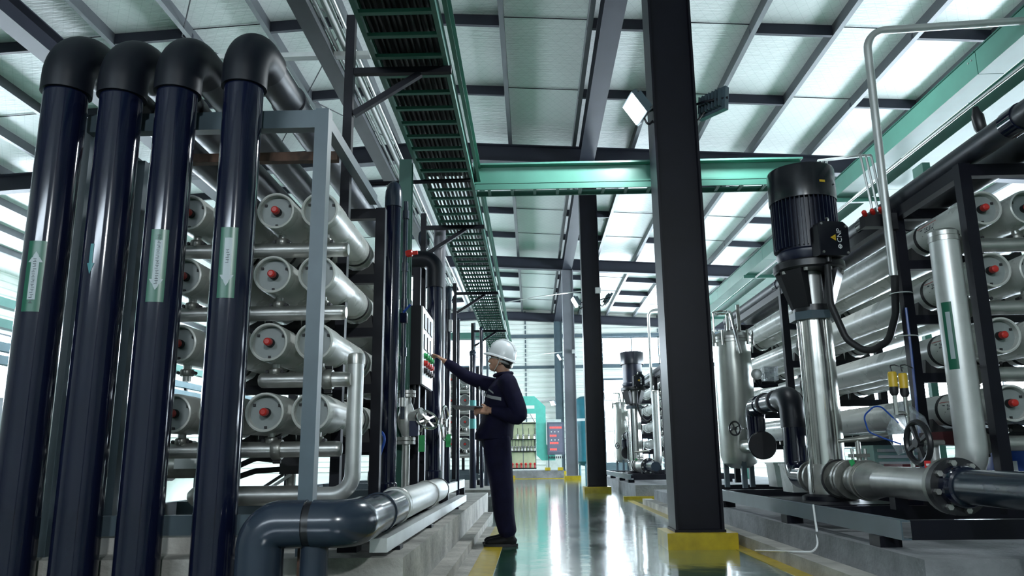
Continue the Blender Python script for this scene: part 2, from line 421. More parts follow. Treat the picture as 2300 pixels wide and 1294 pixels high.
WN = [0]
def window(o, ux, L, z0, z1, nrm, pane_w, outward=0.04):
    WN[0] += 1
    o, ux, nrm = V(o), V(ux).normalized(), V(nrm); f = 0.055
    mb = MB(); k = max(1, round(L/pane_w)); pw = L/k
    for za, zb in ((z0, z0+f), (z1-f, z1)):
        mb.obox(o + ux*(L/2) + V((0,0,(za+zb)/2)), ux*(L/2), nrm*.05, V((0,0,(zb-za)/2)))
    fr = struct(build('window_%d' % WN[0], mb, steel_gr, origin=o))
    for i in range(k+1):
        build('mullion', MB().obox(o + ux*(pw*i) + V((0,0,(z0+z1)/2)), ux*(f/2), nrm*.045, V((0,0,(z1-z0)/2-f))), steel_gr, fr)
    for i in range(k):
        build('pane', MB().obox(o + ux*(pw*(i+.5)) + V((0,0,(z0+z1)/2)), ux*(pw/2-f/2), nrm*.004, V((0,0,(z1-z0)/2-f))), glass, fr)
    # sampling portal in the opening: carries no light of its own, guides daylight through the glass
    pl = bpy.data.lights.new('daylight_portal', 'AREA'); pl.shape = 'RECTANGLE'; pl.size = L; pl.size_y = z1-z0; pl.energy = 1
    pl.cycles.is_portal = True
    po = bpy.data.objects.new('daylight_portal', pl); COL.objects.link(po)
    z = -nrm; x = ux; y = z.cross(x)
    m = Matrix((x, y, z)).transposed().to_4x4(); m.translation = o + ux*(L/2) + V((0,0,(z0+z1)/2)) + nrm*.06
    po.matrix_world = m

# end wall, seen at the end of the aisle
wy = YB; nb = (0, -1, 0)
wins = [(-13.0, -2.25), (3.6, 12.4)]
mb = MB()
corrug(mb, (XL, wy, 0), (1,0,0), 3.55-XL, 0, 5.28, nb)
corrug(mb, (5.75, wy, 0), (1,0,0), XR-5.75, 0, 5.28, nb)
corrug(mb, (3.55, wy, 4.6), (1,0,0), 2.2, 4.6, 5.28, nb) if False else corrug(mb, (3.55, wy, 0), (1,0,0), 2.2, 4.6, 5.28, nb)
xs = [XL] + [x for a in wins for x in a] + [XR]
for a, b in zip(xs[::2], xs[1::2]): corrug(mb, (a, wy, 0), (1,0,0), b-a, 5.28, 6.68, nb)
corrug(mb, (XL, wy, 0), (1,0,0), XR-XL, 6.68, 8.4, nb)
wb = struct(build('wall_back', mb, sheet_m, origin=(0, wy, 0)))
for z, h in ((6.77, .16), (5.2, .14), (3.5, .07), (2.0, .07)):
    build('girt', MB().box((XL, wy-.16, z-h/2), (XR, wy-.035, z+h/2)), steel_gr if h > .1 else galv, wb)
for x in (-6.5, -1.75, -0.3, 6.4, 9.4): build('cover_strip', MB().box((x, wy-.05, 0.0), (x+.06, wy-.032, 8.1)), steel_gr, wb)
for a, b in wins: window((a, wy, 0), (1,0,0), b-a, 5.28, 6.68, nb, 1.47)
# tall glazed door beside the second column
d = struct(build('door_1', MB().box((3.55, wy-.05, 4.5), (5.75, wy+.04, 4.6)).add([], []), steel_gr, origin=(3.55, wy, 0)))
for x in (3.55, 4.62, 5.67): build('door_stile', MB().box((x, wy-.05, 0.0), (x+.08, wy+.04, 4.5)), steel_gr, d)
for x0, x1 in ((3.63, 4.62), (4.70, 5.67)):
    build('pane', MB().box((x0, wy-.005, 0.5), (x1, wy+.005, 4.5)), glass, d)
    build('kick_panel', MB().box((x0, wy-.02, 0.0), (x1, wy+.02, 0.5)), steel_gr, d)

# side walls and rear wall, with window bands added to light the hall
mb = MB()
corrug(mb, (XR, YF, 0), (0,1,0), YB-YF, 0, 1.0, (-1,0,0)); corrug(mb, (XR, YF, 0), (0,1,0), 9.0-YF, 1.0, 4.0, (-1,0,0)); corrug(mb, (XR, 38.0, 0), (0,1,0), YB-38, 1.0, 4.0, (-1,0,0)); corrug(mb, (XR, YF, 0), (0,1,0), YB-YF, 4.0, 7.6, (-1,0,0))
struct(build('wall_right', mb, siding, origin=(XR, 0, 0)))
window((XR, 9.0, 0), (0,1,0), 29.0, 1.0, 4.0, (-1,0,0), 3.0)
mb = MB()
corrug(mb, (XL, YF, 0), (0,1,0), YB-YF, 0, 2.2, (1,0,0)); corrug(mb, (XL, YF, 0), (0,1,0), 16-YF, 2.2, 5.2, (1,0,0)); corrug(mb, (XL, 38.0, 0), (0,1,0), YB-38, 2.2, 5.2, (1,0,0)); corrug(mb, (XL, YF, 0), (0,1,0), YB-YF, 5.2, 7.6, (1,0,0))
struct(build('wall_left', mb, siding, origin=(XL, 0, 0)))
window((XL, 16.0, 0), (0,1,0), 22.0, 2.2, 5.2, (1,0,0), 2.75)
mb = MB(); corrug(mb, (XL, YF, 0), (1,0,0), XR-XL, 0, 4.6, (0,1,0)); corrug(mb, (XL, YF, 0), (1,0,0), -10-XL, 4.6, 5.6, (0,1,0)); corrug(mb, (-2, YF, 0), (1,0,0), XR+2, 4.6, 5.6, (0,1,0)); corrug(mb, (XL, YF, 0), (1,0,0), XR-XL, 5.6, 8.4, (0,1,0))
window((-10, YF, 0), (1,0,0), 8, 4.6, 5.6, (0,1,0), 1.5)  # unseen window, added as soft fill from behind the camera
struct(build('wall_front', mb, siding, origin=(0, YF, 0)))

# ================================================================== columns
def column(y, label, steel=None):
    steel = steel or steel_dk
    t = T('steel_column', label, 'column', (1.37, y, 0), 'steel columns along the aisle')
    w, d, top = 0.40, 0.35, zr(1.37) - 0.42
    z0 = 0.13
    build('flange', MB().box((1.37-w/2, y-d/2, z0+.02), (1.37-w/2+.02, y+d/2, top)), steel, t)
    build('flange', MB().box((1.37+w/2-.02, y-d/2, z0+.02), (1.37+w/2, y+d/2, top)), steel, t)
    build('web', MB().box((1.37-w/2+.02, y-.1, z0+.02), (1.37+w/2-.02, y-.085, top)), steel, t)
    build('base_plate', MB().box((1.37-w/2-.01, y-d/2-.01, z0), (1.37+w/2+.01, y+d/2+.01, z0+.02)), steel, t)
    p = build('plinth', MB().box((1.37-.285, y-.26, 0), (1.37+.285, y+.27, z0)), yellow, t)
column(-3.6, 'unseen steel column added behind the camera to carry a floodlight')  # out of view, put in only to hold the extra floodlight
column(6.9, 'near dark steel column on a yellow painted base in the foreground')
column(17.3, 'second dark steel column from the camera, halfway down the aisle')
column(27.8, 'third steel column from the camera, coloured as if floodlit, beside the blue tank', steel_lit)
column(38.75, 'farthest steel column, standing against the white end wall', steel_gr)

# ================================================================== kerbs, plinths, floor paint
def solid(name, label, cat, a, b, m): return tag(build(name, MB().box(a, b), m), label, cat)
solid('concrete_plinth', 'rough pale concrete plinth under the near left rack beside the worker', 'plinth', (-4.0, 3.92, 0), (-0.63, 11.2, 0.28), concrete)
solid('kerb', 'low pale concrete kerb along the foot of the left plinth', 'kerb', (-0.63, 2.5, 0), (-0.52, 10.4, 0.07), concrete)
solid('concrete_plinth', 'grey concrete plinth under the near right pump skid', 'plinth', (1.88, 4.0, 0), (5.6, 12.6, 0.24), concrete_dk)
solid('kerb', 'low concrete kerb beside the near steel column on the right', 'kerb', (1.74, 2.2, 0), (1.88, 12.9, 0.09), concrete)
solid('concrete_plinth', 'far grey concrete plinth under the second right pump skid', 'plinth', (1.85, 14.6, 0), (5.6, 24.0, 0.24), concrete_dk)
solid('concrete_plinth', 'far concrete plinth under the second left rack behind the worker', 'plinth', (-4.0, 12.2, 0), (-0.62, 21.5, 0.28), concrete)
solid('floor_stripe', 'yellow painted floor stripe under the shoes of the worker', 'floor marking', (-0.43, 2.5, 0), (-0.27, 9.0, 0.003), yellow)
solid('floor_stripe', 'yellow painted floor stripe along the right kerb by the near column', 'floor marking', (1.63, 2.2, 0), (1.74, 14.0, 0.003), yellow)
solid('floor_stripe', 'yellow painted stripe at the foot of the far right plinth', 'floor marking', (1.62, 14.45, 0), (3.4, 14.6, 0.05), yellow)
solid('concrete_apron', 'dull grey concrete floor strip left of the yellow stripe', 'floor', (-0.52, 2.5, 0), (-0.43, 9.0, 0.004), concrete)
solid('cable_trench_cover', 'yellow edged step block behind the left plinth at the worker', 'step', (-0.64, 11.25, 0), (-0.50, 12.1, 0.22), concrete_dk)

# ================================================================== green cross beam and right-hand trunking
t = T('cross_beam', 'green steel beam spanning from the cable tray behind the near column', 'beam', (1.0, 7.35, 3.37))
build('beam', MB().ibeam((-0.53, 7.35, 3.495), (2.70, 7.35, 3.495), 0.215, 0.16, 0.018, 0.012), teal, t)
build('end_plate', MB().box((-0.545, 7.27, 3.38), (-0.53, 7.43, 3.62)), teal, t)
t = T('narrow_cable_ladder', 'narrow green cable ladder hung under the green cross beam', 'cable tray', (1.0, 7.35, 3.30))
for y in (7.25, 7.45): build('side_rail', MB().box((-0.52, y-.008, 3.315), (2.45, y+.008, 3.37)), teal, t)
for i in range(13): build('rung', MB().box((-0.4+i*.225, 7.258, 3.32), (-0.37+i*.225, 7.442, 3.34)), teal, t)

def trunking(x0, wd, label, y0, y1, zt=4.09, h=0.21):
    t = T('cable_trunking', label, 'cable trunking', (x0, y0, zt-h), 'green cable trunking on the right')
    k = 6; L = (y1-y0)/k
    for i in range(k):
        a, b = y0+i*L+.004, y0+(i+1)*L-.004
        mb = MB(); th = .006
        mb.prism([(0,h),(0,0),(wd,0),(wd,h),(wd-th,h),(wd-th,th),(th,th),(th,h)], (x0, b, zt-h), (1,0,0), (0,0,1), b-a)
        sec = build('section', mb, teal, t)
        build('lid', MB().box((x0-.012, a, zt-.004), (x0+wd+.012, b, zt+.008)), teal_dk, t)
        for q in range(2): build('bolt', MB().cyl((x0-.006, a+.06+.05*q, zt-.05), (x0, a+.06+.05*q, zt-.05), .008, 6), bolt_m, sec)
trunking(3.83, 0.22, 'upper green cable trunking running along the right side under the roof', 3.0, 22.0)
trunking(4.40, 0.30, 'second green cable trunking to the right of the first, above the rack', 3.0, 22.0, 4.13, 0.17)
for y in (5.2, 9.4, 13.6, 17.8, 21.5):
    t = T('trunking_bracket', {5.2:'nearest', 9.4:'second', 13.6:'third', 17.8:'fourth', 21.5:'farthest'}[y] + ' green bracket carrying the right cable trunking', 'bracket', (4.2, y, 3.80))
    build('arm', MB().box((3.80, y-.03, 3.82), (4.75, y+.03, 3.878)), teal, t)
    build('post', MB().box((4.72, y-.04, 0.24), (4.80, y+.04, 3.82)), teal, t)

# ================================================================== ladder cable tray over the aisle
TX0, TX1, TZ, TY0, TY1 = -1.03, -0.53, 3.36, 1.6, 20.6
t = T('cable_ladder_tray', 'long green ladder cable tray hanging over the left side of the aisle', 'cable tray', (-0.78, 4, TZ))
for x, sd in ((TX0, 1), (TX1, -1)):
    build('side_rail', MB().chan((x, TY0, TZ+.06), (x, TY1, TZ+.06), 0.12, 0.03, 0.004, (sd, 0, 0)), teal, t)
build('outer_rail', MB().chan((TX1+.03, TY0, TZ+.14), (TX1+.03, TY1, TZ+.14), 0.16, 0.03, 0.004, (1, 0, 0)), teal, t)
first = build('rung', MB().chan((TX0+.005, TY0+.2, TZ+.012), (TX1-.005, TY0+.2, TZ+.012), .024, .035, .004, (0, 1, 0)), teal, t)
for i in range(1, int((TY1-TY0-.3)/.265)): share(first, 'rung', (0, i*.265, 0), t)
for i in range(11):
    x = TX0 + .055 + i*.039; pts = []
    z = TZ + .045 + random.uniform(0, .02)
    for k in range(24):
        pts.append((x + random.uniform(-.004, .004), TY0 + .1 + k*(TY1-TY0-.3)/23, z + random.uniform(-.004, .008)))
    nth = ['leftmost', 'second', 'third', 'fourth', 'fifth', 'sixth', 'seventh', 'eighth', 'ninth', 'tenth', 'rightmost'][i]
    tag(build('power_cable', MB().tube(pts, random.choice((.011, .013, .015)), 7), cable_m), nth + ' black power cable' + ('' if i in (0, 10) else ' from the left') + ' lying lengthwise in the green ladder tray', 'cable', 'black cables in the ladder tray')
tag(build('tray_liner', MB().box((TX0+.03, 1.7, TZ+.085), (TX1-.03, 7.2, TZ+.095)), cable_m), 'flat dark sheet lying over the cables in the near tray', 'sheet')
def tray_support(y, post_top, label):
    t = T('tray_support', label, 'bracket', (-1.21, y, 0.3), 'dark steel supports under the ladder tray')
    build('post', MB().box((-1.235, y-.03, 0.28), (-1.175, y+.03, post_top)), steel_dk, t)
    build('arm', MB().box((-1.175, y-.022, TZ-.05), (TX1+.02, y+.022, TZ-.006)), steel_dk, t)
    build('brace', MB().beam((-1.17, y, TZ-.34), (-0.72, y, TZ-.05), .04, .04), steel_dk, t)
tray_support(4.86, 3.75, 'nearest dark post and bracket arm holding up the ladder tray')
tray_support(8.55, 3.5, 'second dark post and bracket arm under the ladder tray')
tray_support(12.2, 3.5, 'third dark post and bracket arm under the ladder tray')
tray_support(16.0, 3.5, 'farthest dark post and bracket arm under the ladder tray')
tag(build('tray_bar', MB().cyl((-1.6, 7.05, 3.33), (-0.55, 7.05, 3.345), .02, 8), steel_dk), 'thin dark round bar crossing just under the ladder tray', 'bar')

# ================================================================== floodlights on the columns
def floodlight(p, aim, label, power, light=True):
    p = V(p); n = V(aim).normalized(); _, u, v = frame(n)
    t = T('floodlight', label, 'floodlight', p, 'floodlights on the steel columns')
    build('housing', MB().prism([(-.16,-.12),(.16,-.12),(.16,.12),(-.16,.12)], p - n*.05, u, v, .05) if u.cross(v).dot(n) > 0 else MB().prism([(-.16,-.12),(.16,-.12),(.16,.12),(-.16,.12)], p, u, v, .05), steel_gr, t)
    for i in range(7): build('cooling_fin', MB().obox(p - n*.075 + u*(-.12+.04*i), u*.005, v*.09, n*.025), steel_gr, t)
    build('lens', MB().obox(p + n*.004, u*.145, v*.105, n*.004), lamp_em if light else white_p, t)
    sx = -1 if p.x < 1.37 else 1; cx = 1.37 + sx*.2
    build('bracket', MB().tube(fillet([p + u*.17 - n*.02, V((cx + sx*.06, p.y, p.z)) + u*.17*.6, V((cx, p.y+.02, p.z))], .05), .012, 8), steel_dk, t)
    build('cable', MB().tube(fillet([p - n*.05, V((cx + sx*.05, p.y+.02, p.z-.16)), V((cx, p.y+.05, p.z-.1))], .06), .010, 8), cable_m, t)
    if light:
        l = bpy.data.lights.new('flood_beam', 'AREA'); l.shape = 'RECTANGLE'; l.size = .29; l.size_y = .21; l.energy = power; l.color = (0.88, 0.96, 1.0)
        o = bpy.data.objects.new('flood_beam', l); COL.objects.link(o); o.parent = t
        z = -n; x = u; y = z.cross(x); m = Matrix((x, y, z)).transposed().to_4x4(); m.translation = n*.02
        o.matrix_local = m
floodlight((1.00, 6.75, 3.90), (-.80, -.12, -.58), 'lit white floodlight on the left of the near column', FLOOD_POWER)
floodlight((1.00, -3.75, 3.90), (-.62, .70, -.36), 'added fill floodlight on the unseen column behind the camera', FLOOD_POWER*3.0)  # extra lamp added out of view to light the near vessel ends
floodlight((1.80, 6.95, 4.02), (.80, .60, -.15), 'dark floodlight seen from behind on the right of the near column', FLOOD_POWER)
floodlight((1.00, 17.2, 4.15), (-.86, -.1, -.5), 'lit white floodlight on the left of the second column', FLOOD_POWER)
floodlight((1.78, 17.2, 4.2), (.86, .1, -.5), 'floodlight on the right of the second column', FLOOD_POWER)
floodlight((1.00, 27.7, 4.25), (-.86, -.1, -.5), 'lit white floodlight on the left of the third column', FLOOD_POWER)
floodlight((1.02, 38.4, 3.35), (-.7, -.5, -.5), 'small lit floodlight on the farthest column', FLOOD_POWER*.5)
for y, z, lab in ((17.1, 4.32, 'small white junction box on the second column'), (27.6, 4.36, 'small white junction box on the third column')):
    t = T('junction_box', lab, 'junction box', (1.5, y, z))
    build('body', MB().box((1.46, y-.06, z), (1.58, y+.02, z+.13)), white_p, t); build('lid', MB().box((1.47, y-.07, z+.01), (1.57, y-.06, z+.12)), galv, t)
    tag(build('cable_wire', MB().tube([(1.16, y-.02, z+.06), (0.2, y+.3, z+.02), (-0.9, y+.8, z-.06)], .012, 6), white_p), 'pale overhead wire running left from the ' + ('second' if y < 20 else 'third') + ' column', 'cable')
# ================================================================== pressure vessels and racks
ROWN = ['top row', 'second row', 'third row', 'bottom row']
def wrap_text(txt, size, c, r, y_start, ang0):      # lettering bent round a vessel that lies along +Y, upside down on its -X side
    vs, fs = text_mesh(txt, size); mb = MB(); out = []
    for x, y, _ in vs:
        a = ang0 - (y - size*.35)/r                      # letter tops point down
        out.append((c[0] - r*math.cos(a), y_start + x, c[2] + r*math.sin(a)))
    return mb.add(out, [tuple(f) for f in fs])
def vessel(x, z, y0, L, straps, label, group, writing=False, fine=True, port=True, plug_rot=0.6):
    t = T('pressure_vessel', label, 'pressure vessel', (x, y0, z-.11), group)
    n = 32 if fine else 18
    c = V((x, y0, z)); ay = (0, 1, 0)
    build('shell', MB().lathe(c, ay, [(.094,.055),(.096,.006),(.101,0),(.110,.004),(.113,.03),(.113,.26),(.108,.30),(.108,L-.3),(.113,L-.26),(.113,L-.01),(.10,L),(0,L)], n), white_v, t)
    build('end_cap', MB().lathe(c, ay, [(0,.045),(.0945,.045),(.0945,.06),(0,.06)], n), cap_gr, t)
    if fine:
        for k in range(3):
            a = 0.5 + k*2.1
            build('retainer', MB().box((x+.083*math.cos(a)-.007, y0+.036, z+.083*math.sin(a)-.007), (x+.083*math.cos(a)+.007, y0+.045, z+.083*math.sin(a)+.007)), rubber, t)
    pb = build('plug_base', MB().lathe(c, ay, [(0,.012),(.022,.012),(.026,.018),(.026,.046),(0,.046)], 16), rubber, t)
    build('plug', MB().lathe(c, ay, [(0,-.026),(.014,-.026),(.0215,-.02),(.0235,.0),(.0235,.012),(0,.012)], 6 if not fine else 12), red, pb)
    if port:
        p = V((x, y0+.16, z))
        po = build('port', MB().cyl(p - V((0,0,.10)), p - V((0,0,.205)), .024, 14), steel_dull, t)
        build('coupling', MB().lathe(p - V((0,0,.175)), (0,0,1), [(0,0),(.036,0),(.040,.008),(.040,.032),(.036,.040),(0,.040)], 16), cast, t)
        for sx in (-1, 1): build('coupling_bolt', MB().cyl(p + V((sx*.045,-.022,-.155)), p + V((sx*.045,.022,-.155)), .010, 8), rubber, t)
    for ys in straps:
        build('strap', MB().lathe((x, ys-.018, z), ay, [(.1085,0),(.1105,0),(.1105,.036),(.1085,.036),(.1085,0)], n), rubber, t)
    if writing:
        build('lettering', wrap_text('First L', .076, c, .1089, y0+.415, 0.02), ink, t)
        build('red_line', MB().box((x-.1085, y0+.42, z+.050) if False else (x-.1005, y0+.40, z+.044), (x-.0975, y0+.66, z+.047)), ink_red, t)
    return t

def saddle_row(parent, xs, y, z):                     # black saddles between the rail and the vessels
    for x in xs:
        pts = [(-.125,-.02), (.125,-.02)] + [(.125*math.cos(a)*1.0, -.118*math.sin(a)+.122) for a in (R(25), R(50), R(75), R(105), R(130), R(155))]
        build('saddle', MB().prism(pts, (x, y+.03, z-.13), (1,0,0), (0,0,1), .06), rubber, parent)

def rack(name, label, xs, posts_y, xa, xb, rows, ztop, z0, mat_front, mat_rest, bars_y):
    t = T(name, label, 'rack frame', ((xa+xb)/2, posts_y[0], z0))
    for i, y in enumerate(posts_y):
        for x in (xa, xb):
            build('post', MB().box((x-.035, y-.035, z0), (x+.035, y+.035, ztop)), mat_front if i == 0 else mat_rest, t)
        build('top_bar', MB().box((min(xa,xb)+.035, y-.03, ztop-.08), (max(xa,xb)-.035, y+.03, ztop-.005)), mat_front if i == 0 else mat_rest, t)
    for x in ((xb,) if xa < 0 else (xa, xb)):
        for a, b in zip(posts_y, posts_y[1:]):
            build('top_rail', MB().box((x-.03, a+.035, ztop-.08), (x+.03, b-.035, ztop-.005)), mat_rest, t)
    for y in bars_y:
        for z in rows:
            build('cross_bar', MB().box((min(xa,xb)+.035, y-.03, z-.215), (max(xa,xb)-.035, y+.03, z-.15)), mat_rest, t)
            saddle_row(t, xs, y, z)
    return t

def manifold(x0, x1, y, z, label, group, closed_end=None, flange_x=None, m=None):
    t = T('manifold_pipe', label, 'pipe', ((x0+x1)/2, y, z-.045), group)
    mb = MB().lathe((x0, y, z), (1,0,0), [(0,0),(.034,0),(.043,.012),(.045,.03),(.045,x1-x0-.03),(.043,x1-x0-.012),(.034,x1-x0),(0,x1-x0)], 20)
    build('header', mb, m or steel_dull, t)
    if flange_x is not None:
        build('coupling', MB().lathe((flange_x, y, z), (1,0,0), [(0,0),(.056,0),(.062,.01),(.062,.045),(.056,.055),(0,.055)], 20), cast, t)
        for s in (-1, 1): build('coupling_bolt', MB().cyl((flange_x+.005, y, z+s*.068), (flange_x+.05, y, z+s*.068), .012, 8), rubber, t)

# ---------------------------------------------------------------- left skids
LROWS = [2.20, 1.81, 1.41, 1.01]; LXS = [-1.245, -1.508, -1.772, -2.036]
COLN = ['on the aisle side', 'second from the aisle', 'third from the aisle', 'on the far left']
def left_skid(dy, far):
    w = 'far left rack' if far else 'near left rack'
    xs = LXS[:2] if far else LXS
    for r, z in enumerate(LROWS):
        for c, x in enumerate(xs):
            vessel(x, z, 4.40+dy, 6.2, [5.47+dy-.12, 7.3+dy, 9.4+dy], 'white pressure vessel in the %s, %s, %s' % (w, ROWN[r], COLN[c]), 'pressure vessels in the ' + w, fine=not far)
        if r == 2 and not far:
            manifold(-1.60, -1.06, 4.56+dy, z-.205, 'steel manifold pipe with a rounded end under the third vessel row, near left', 'manifold pipes of the ' + w, flange_x=-1.22)
        else:
            manifold(xs[-1]-.16, -1.10, 4.56+dy, z-.205, 'steel manifold pipe under the vessel %s of the %s' % (ROWN[r], w), 'manifold pipes of the ' + w, flange_x=-1.50 if r == 3 else None)
    rack('vessel_rack', 'dark steel rack frame holding the vessels of the ' + w, xs, [5.47+dy, 7.3+dy, 9.4+dy], -1.085, xs[-1]-.2, LROWS, 2.55, .47, steel_dk, steel_dk, [5.47+dy, 7.3+dy, 9.4+dy])
    t = T('skid_base', 'grey channel steel base frame of the ' + w, 'skid base', (-1.5, 4+dy, .37))
    for x, sd in ((-0.93, -1), (-2.55, 1)):
        build('side_channel', MB().chan((x, 4.14+dy, .42), (x, 10.9+dy, .42), .10, .05, .008, (sd, 0, 0)), galv if sd < 0 else steel_gr, t)
    for y in (4.15, 5.6, 7.4, 9.5, 10.8):
        build('cross_channel', MB().chan((-2.5, y+dy, .42), (-0.98, y+dy, .42), .10, .05, .008, (0, 1, 0)), steel_gr, t)
    for y in (4.2, 6.4, 8.6, 10.6):
        for x in (-0.955, -2.52): build('foot_pad', MB().box((x-.05, y+dy-.06, .28), (x+.05, y+dy+.06, .368)), steel_dk, t)
left_skid(0, False)
left_skid(10.2, True)

# front frame of the near left rack: grey posts in front of the vessels
t = T('portal_frame', 'blue-grey steel portal frame standing behind the four dark risers', 'frame', (-1.8, 4.03, .28))
build('post', MB().box((-1.175, 3.99, .28), (-1.10, 4.07, 2.655)), steel_gr, t)
build('post', MB().box((-2.56, 4.05, .28), (-2.46, 4.13, 2.655)), steel_gr, t)
build('post', MB().box((-2.35, 4.32, .28), (-2.28, 4.40, 2.50)), steel_gr, t)
build('head_beam', MB().box((-2.46, 4.0, 2.545), (-1.175, 4.07, 2.65)), steel_gr, t)
build('top_rail', MB().box((-1.165, 4.07, 2.57), (-1.11, 5.43, 2.64)), steel_gr, t)
build('top_rail', MB().box((-2.54, 4.13, 2.57), (-2.48, 5.43, 2.64)), steel_gr, t)
tag(build('rusty_bar', MB().box((-2.5, 4.80, 2.675), (-1.255, 4.86, 2.735)), rust), 'rusty angle iron crossing behind the risers at the top of the left rack', 'bar')

# ---------------------------------------------------------------- the four dark risers
def wrap_patch(c, r, a_mid, prof, z_list, m, name, parent, seg=6):
    # patch on a vertical pipe; prof(z) -> half width in metres at that height; a_mid measured from -Y towards +X
    mb = MB(); vs = []; fs = []
    for z in z_list:
        hw = prof(z)
        for k in range(seg+1):
            a = a_mid + (-hw + 2*hw*k/seg)/r
            vs.append((c[0] + r*math.sin(a), c[1] - r*math.cos(a), z))
    for i in range(len(z_list)-1):
        for k in range(seg): fs.append((i*(seg+1)+k, i*(seg+1)+k+1, (i+1)*(seg+1)+k+1, (i+1)*(seg+1)+k))
    return build(name, mb.add(vs, fs), m, parent)
def riser(x, y, r, zt, run_end, label, st=None):
    t = T('riser_pipe', label, 'pipe', (x, y, 0.0), 'dark vertical riser pipes at left')
    b = r*2.05
    build('pipe', MB().cyl((x, y, 0.0), (x, y, zt-b-.01), r, 36), pvc, t)
    # elbow with sockets
    pts = [V((x, y, zt-b-.075)), V((x, y, zt-b))] + [V((x, y + b - b*math.cos(a), zt - b + b*math.sin(a))) for a in [R(90)*k/12 for k in range(1, 13)]] + [V((x, y+b+.10, zt))]
    el = build('elbow', MB().tube(pts, r*1.16, 36), pvc_elbow, t)
    build('horizontal_run', MB().cyl((x, y+b+.02, zt), (x, run_end, zt), r, 32), pvc_worn, t)
    build('collar', MB().lathe((x, y+b+.52, zt), (0,1,0), [(r*1.0,0),(r*1.1,0),(r*1.1,.09),(r*1.0,.09)], 32), pvc_worn, t)
    if st:
        z0, z1, am, up, nch = st; c = (x, y)
        s = None
        if nch is not None:
            s = wrap_patch(c, r+.0012, am, lambda z: .043, [z0, (z0+z1)/2, z1], sticker, 'flow_sticker', t)
            s0, s1, hw, hh = z0+.06, z1-.055, .0185, .034
            mm = sticker_w
        else: s0, s1, hw, hh, mm, s = z0, z1, .009, .019, sticker_b, t
        tip = s1 if up else s0; base = (s1-.055) if up else (s0+.055); tail = s0 if up else s1
        zs = sorted([tip, base, tail])
        prof_h = lambda z: max(.0006, hh*abs(z-tip)/abs(base-tip))
        wrap_patch(c, r+.0022, am, lambda z: hw, sorted([base, tail]), mm, 'arrow_shaft', s, 4)
        wrap_patch(c, r+.0022, am, prof_h, sorted([tip, base]), mm, 'arrow_head', s, 4)
        if nch:                                   # a column of small printed characters, too small to read
            zc = (base+tail)/2
            for k in range(nch):
                z = zc + (k-(nch-1)/2)*.026
                for q in range(3):
                    wrap_patch(c, r+.0030, am + random.uniform(-.003, .003)/r, lambda zz: .0075 if q != 1 else .004, [z + (q-1)*.0075 - .0014, z + (q-1)*.0075 + .0014], ink, 'printed_stroke', s, 2)
    return t
riser(-2.470, 3.80, .108, 2.97, 8.6, 'leftmost dark riser pipe with an upward arrow on a green sticker', (1.47, 1.83, R(8), True, 9))
riser(-2.165, 3.80, .106, 2.937, 8.6, 'second dark riser pipe, marked only with a small pale down arrow', (1.655, 1.81, R(-6), False, None))
riser(-1.865, 3.80, .103, 2.947, 8.6, 'third dark riser pipe with a down arrow and a long line of characters', (1.51, 1.88, R(12), False, 10))
riser(-1.508, 3.80, .101, 2.967, 7.3, 'rightmost of the four dark risers, down arrow and three printed characters', (1.525, 1.885, R(8), False, 3))
# light conduit loop behind the last elbow
tag(build('conduit', MB().tube(fillet([(-1.70, 4.5, 2.70), (-1.70, 4.5, 3.26), (-1.70, 8.0, 3.26)], .10), .028, 12), galv), 'thin silver conduit looping up behind the rightmost riser elbow', 'conduit')

# ---------------------------------------------------------------- foreground bent pipe
t = T('bent_floor_pipe', 'blue-grey bent pipe with two elbows low in the left foreground', 'pipe', (-1.0, 3.6, 0))
z = .463; r = .100; yy = 3.62
build('riser', MB().cyl((-1.225, yy, -.0), (-1.225, yy, z-.16), r*.9, 28), pvc_grey, t)
def ell(p_in, corner, p_out, rb, rr, name, m):
    return build(name, MB().tube(fillet([p_in, corner, p_out], rb, 12), rr, 28), m, t)
ell((-1.225, yy, z-.29), (-1.225, yy, z), (-1.022, yy, z), .14, r*1.05, 'elbow', pvc_grey)
build('joint_ring', MB().cyl((-1.025, yy, z), (-.985, yy, z), r*.985, 28), black, t)
ell((-.988, yy, z), (-.815, yy, z), (-.815, yy+.25, z+.003), .12, r*1.05, 'elbow', pvc_grey)
build('run', MB().cyl((-.815, yy+.24, z), (-.83, 4.75, z+.004), r*.97, 28), pvc_grey, t)
build('steel_run', MB().cyl((-.83, 4.75, z+.004), (-.855, 7.25, z+.012), r*.97, 28), galv, t)
build('end_seal', MB().lathe((-.8545, 7.17, z+.012), (-.01, 1, 0), [(r*.97,0),(r*1.03,0),(r*1.03,.03),(r*.97,.03)], 28), rubber, t)
build('clamp_band', MB().lathe((-.83, 4.78, z+.004), (-.01, 1, 0), [(r*.98,0),(r*1.04,0),(r*1.04,.05),(r*.98,.05)], 28), galv, t)
build('clamp_band', MB().lathe((-.822, 4.25, z+.004), (-.01, 1, 0), [(r*.98,0),(r*1.05,0),(r*1.05,.04),(r*.98,.04)], 28), pvc_grey, t)
tag(build('pipe_stub', MB().cyl((-.985, 3.64, 0), (-.985, 3.64, .37), .062, 20), pvc_grey), 'short grey stub pipe standing under the foreground bent pipe', 'pipe')
tag(build('brown_post', MB().box((-1.09, 3.74, 0.0), (-1.05, 3.79, .40)), rust), 'rusty brown upright behind the foreground elbow', 'post')
for y in (4.9, 6.3):
    t2 = T('pipe_support', ('nearer' if y < 5 else 'farther') + ' small steel support under the foreground pipe', 'support', (-.83, y, .28))
    build('block', MB().box((-.93, y-.05, .28), (-.805, y+.05, .36)), steel_dk, t2)
    build('u_bolt', MB().torus((-.842, y, z+.008), (0,1,0), .103, .006, 28, 6), bolt_m, t2)
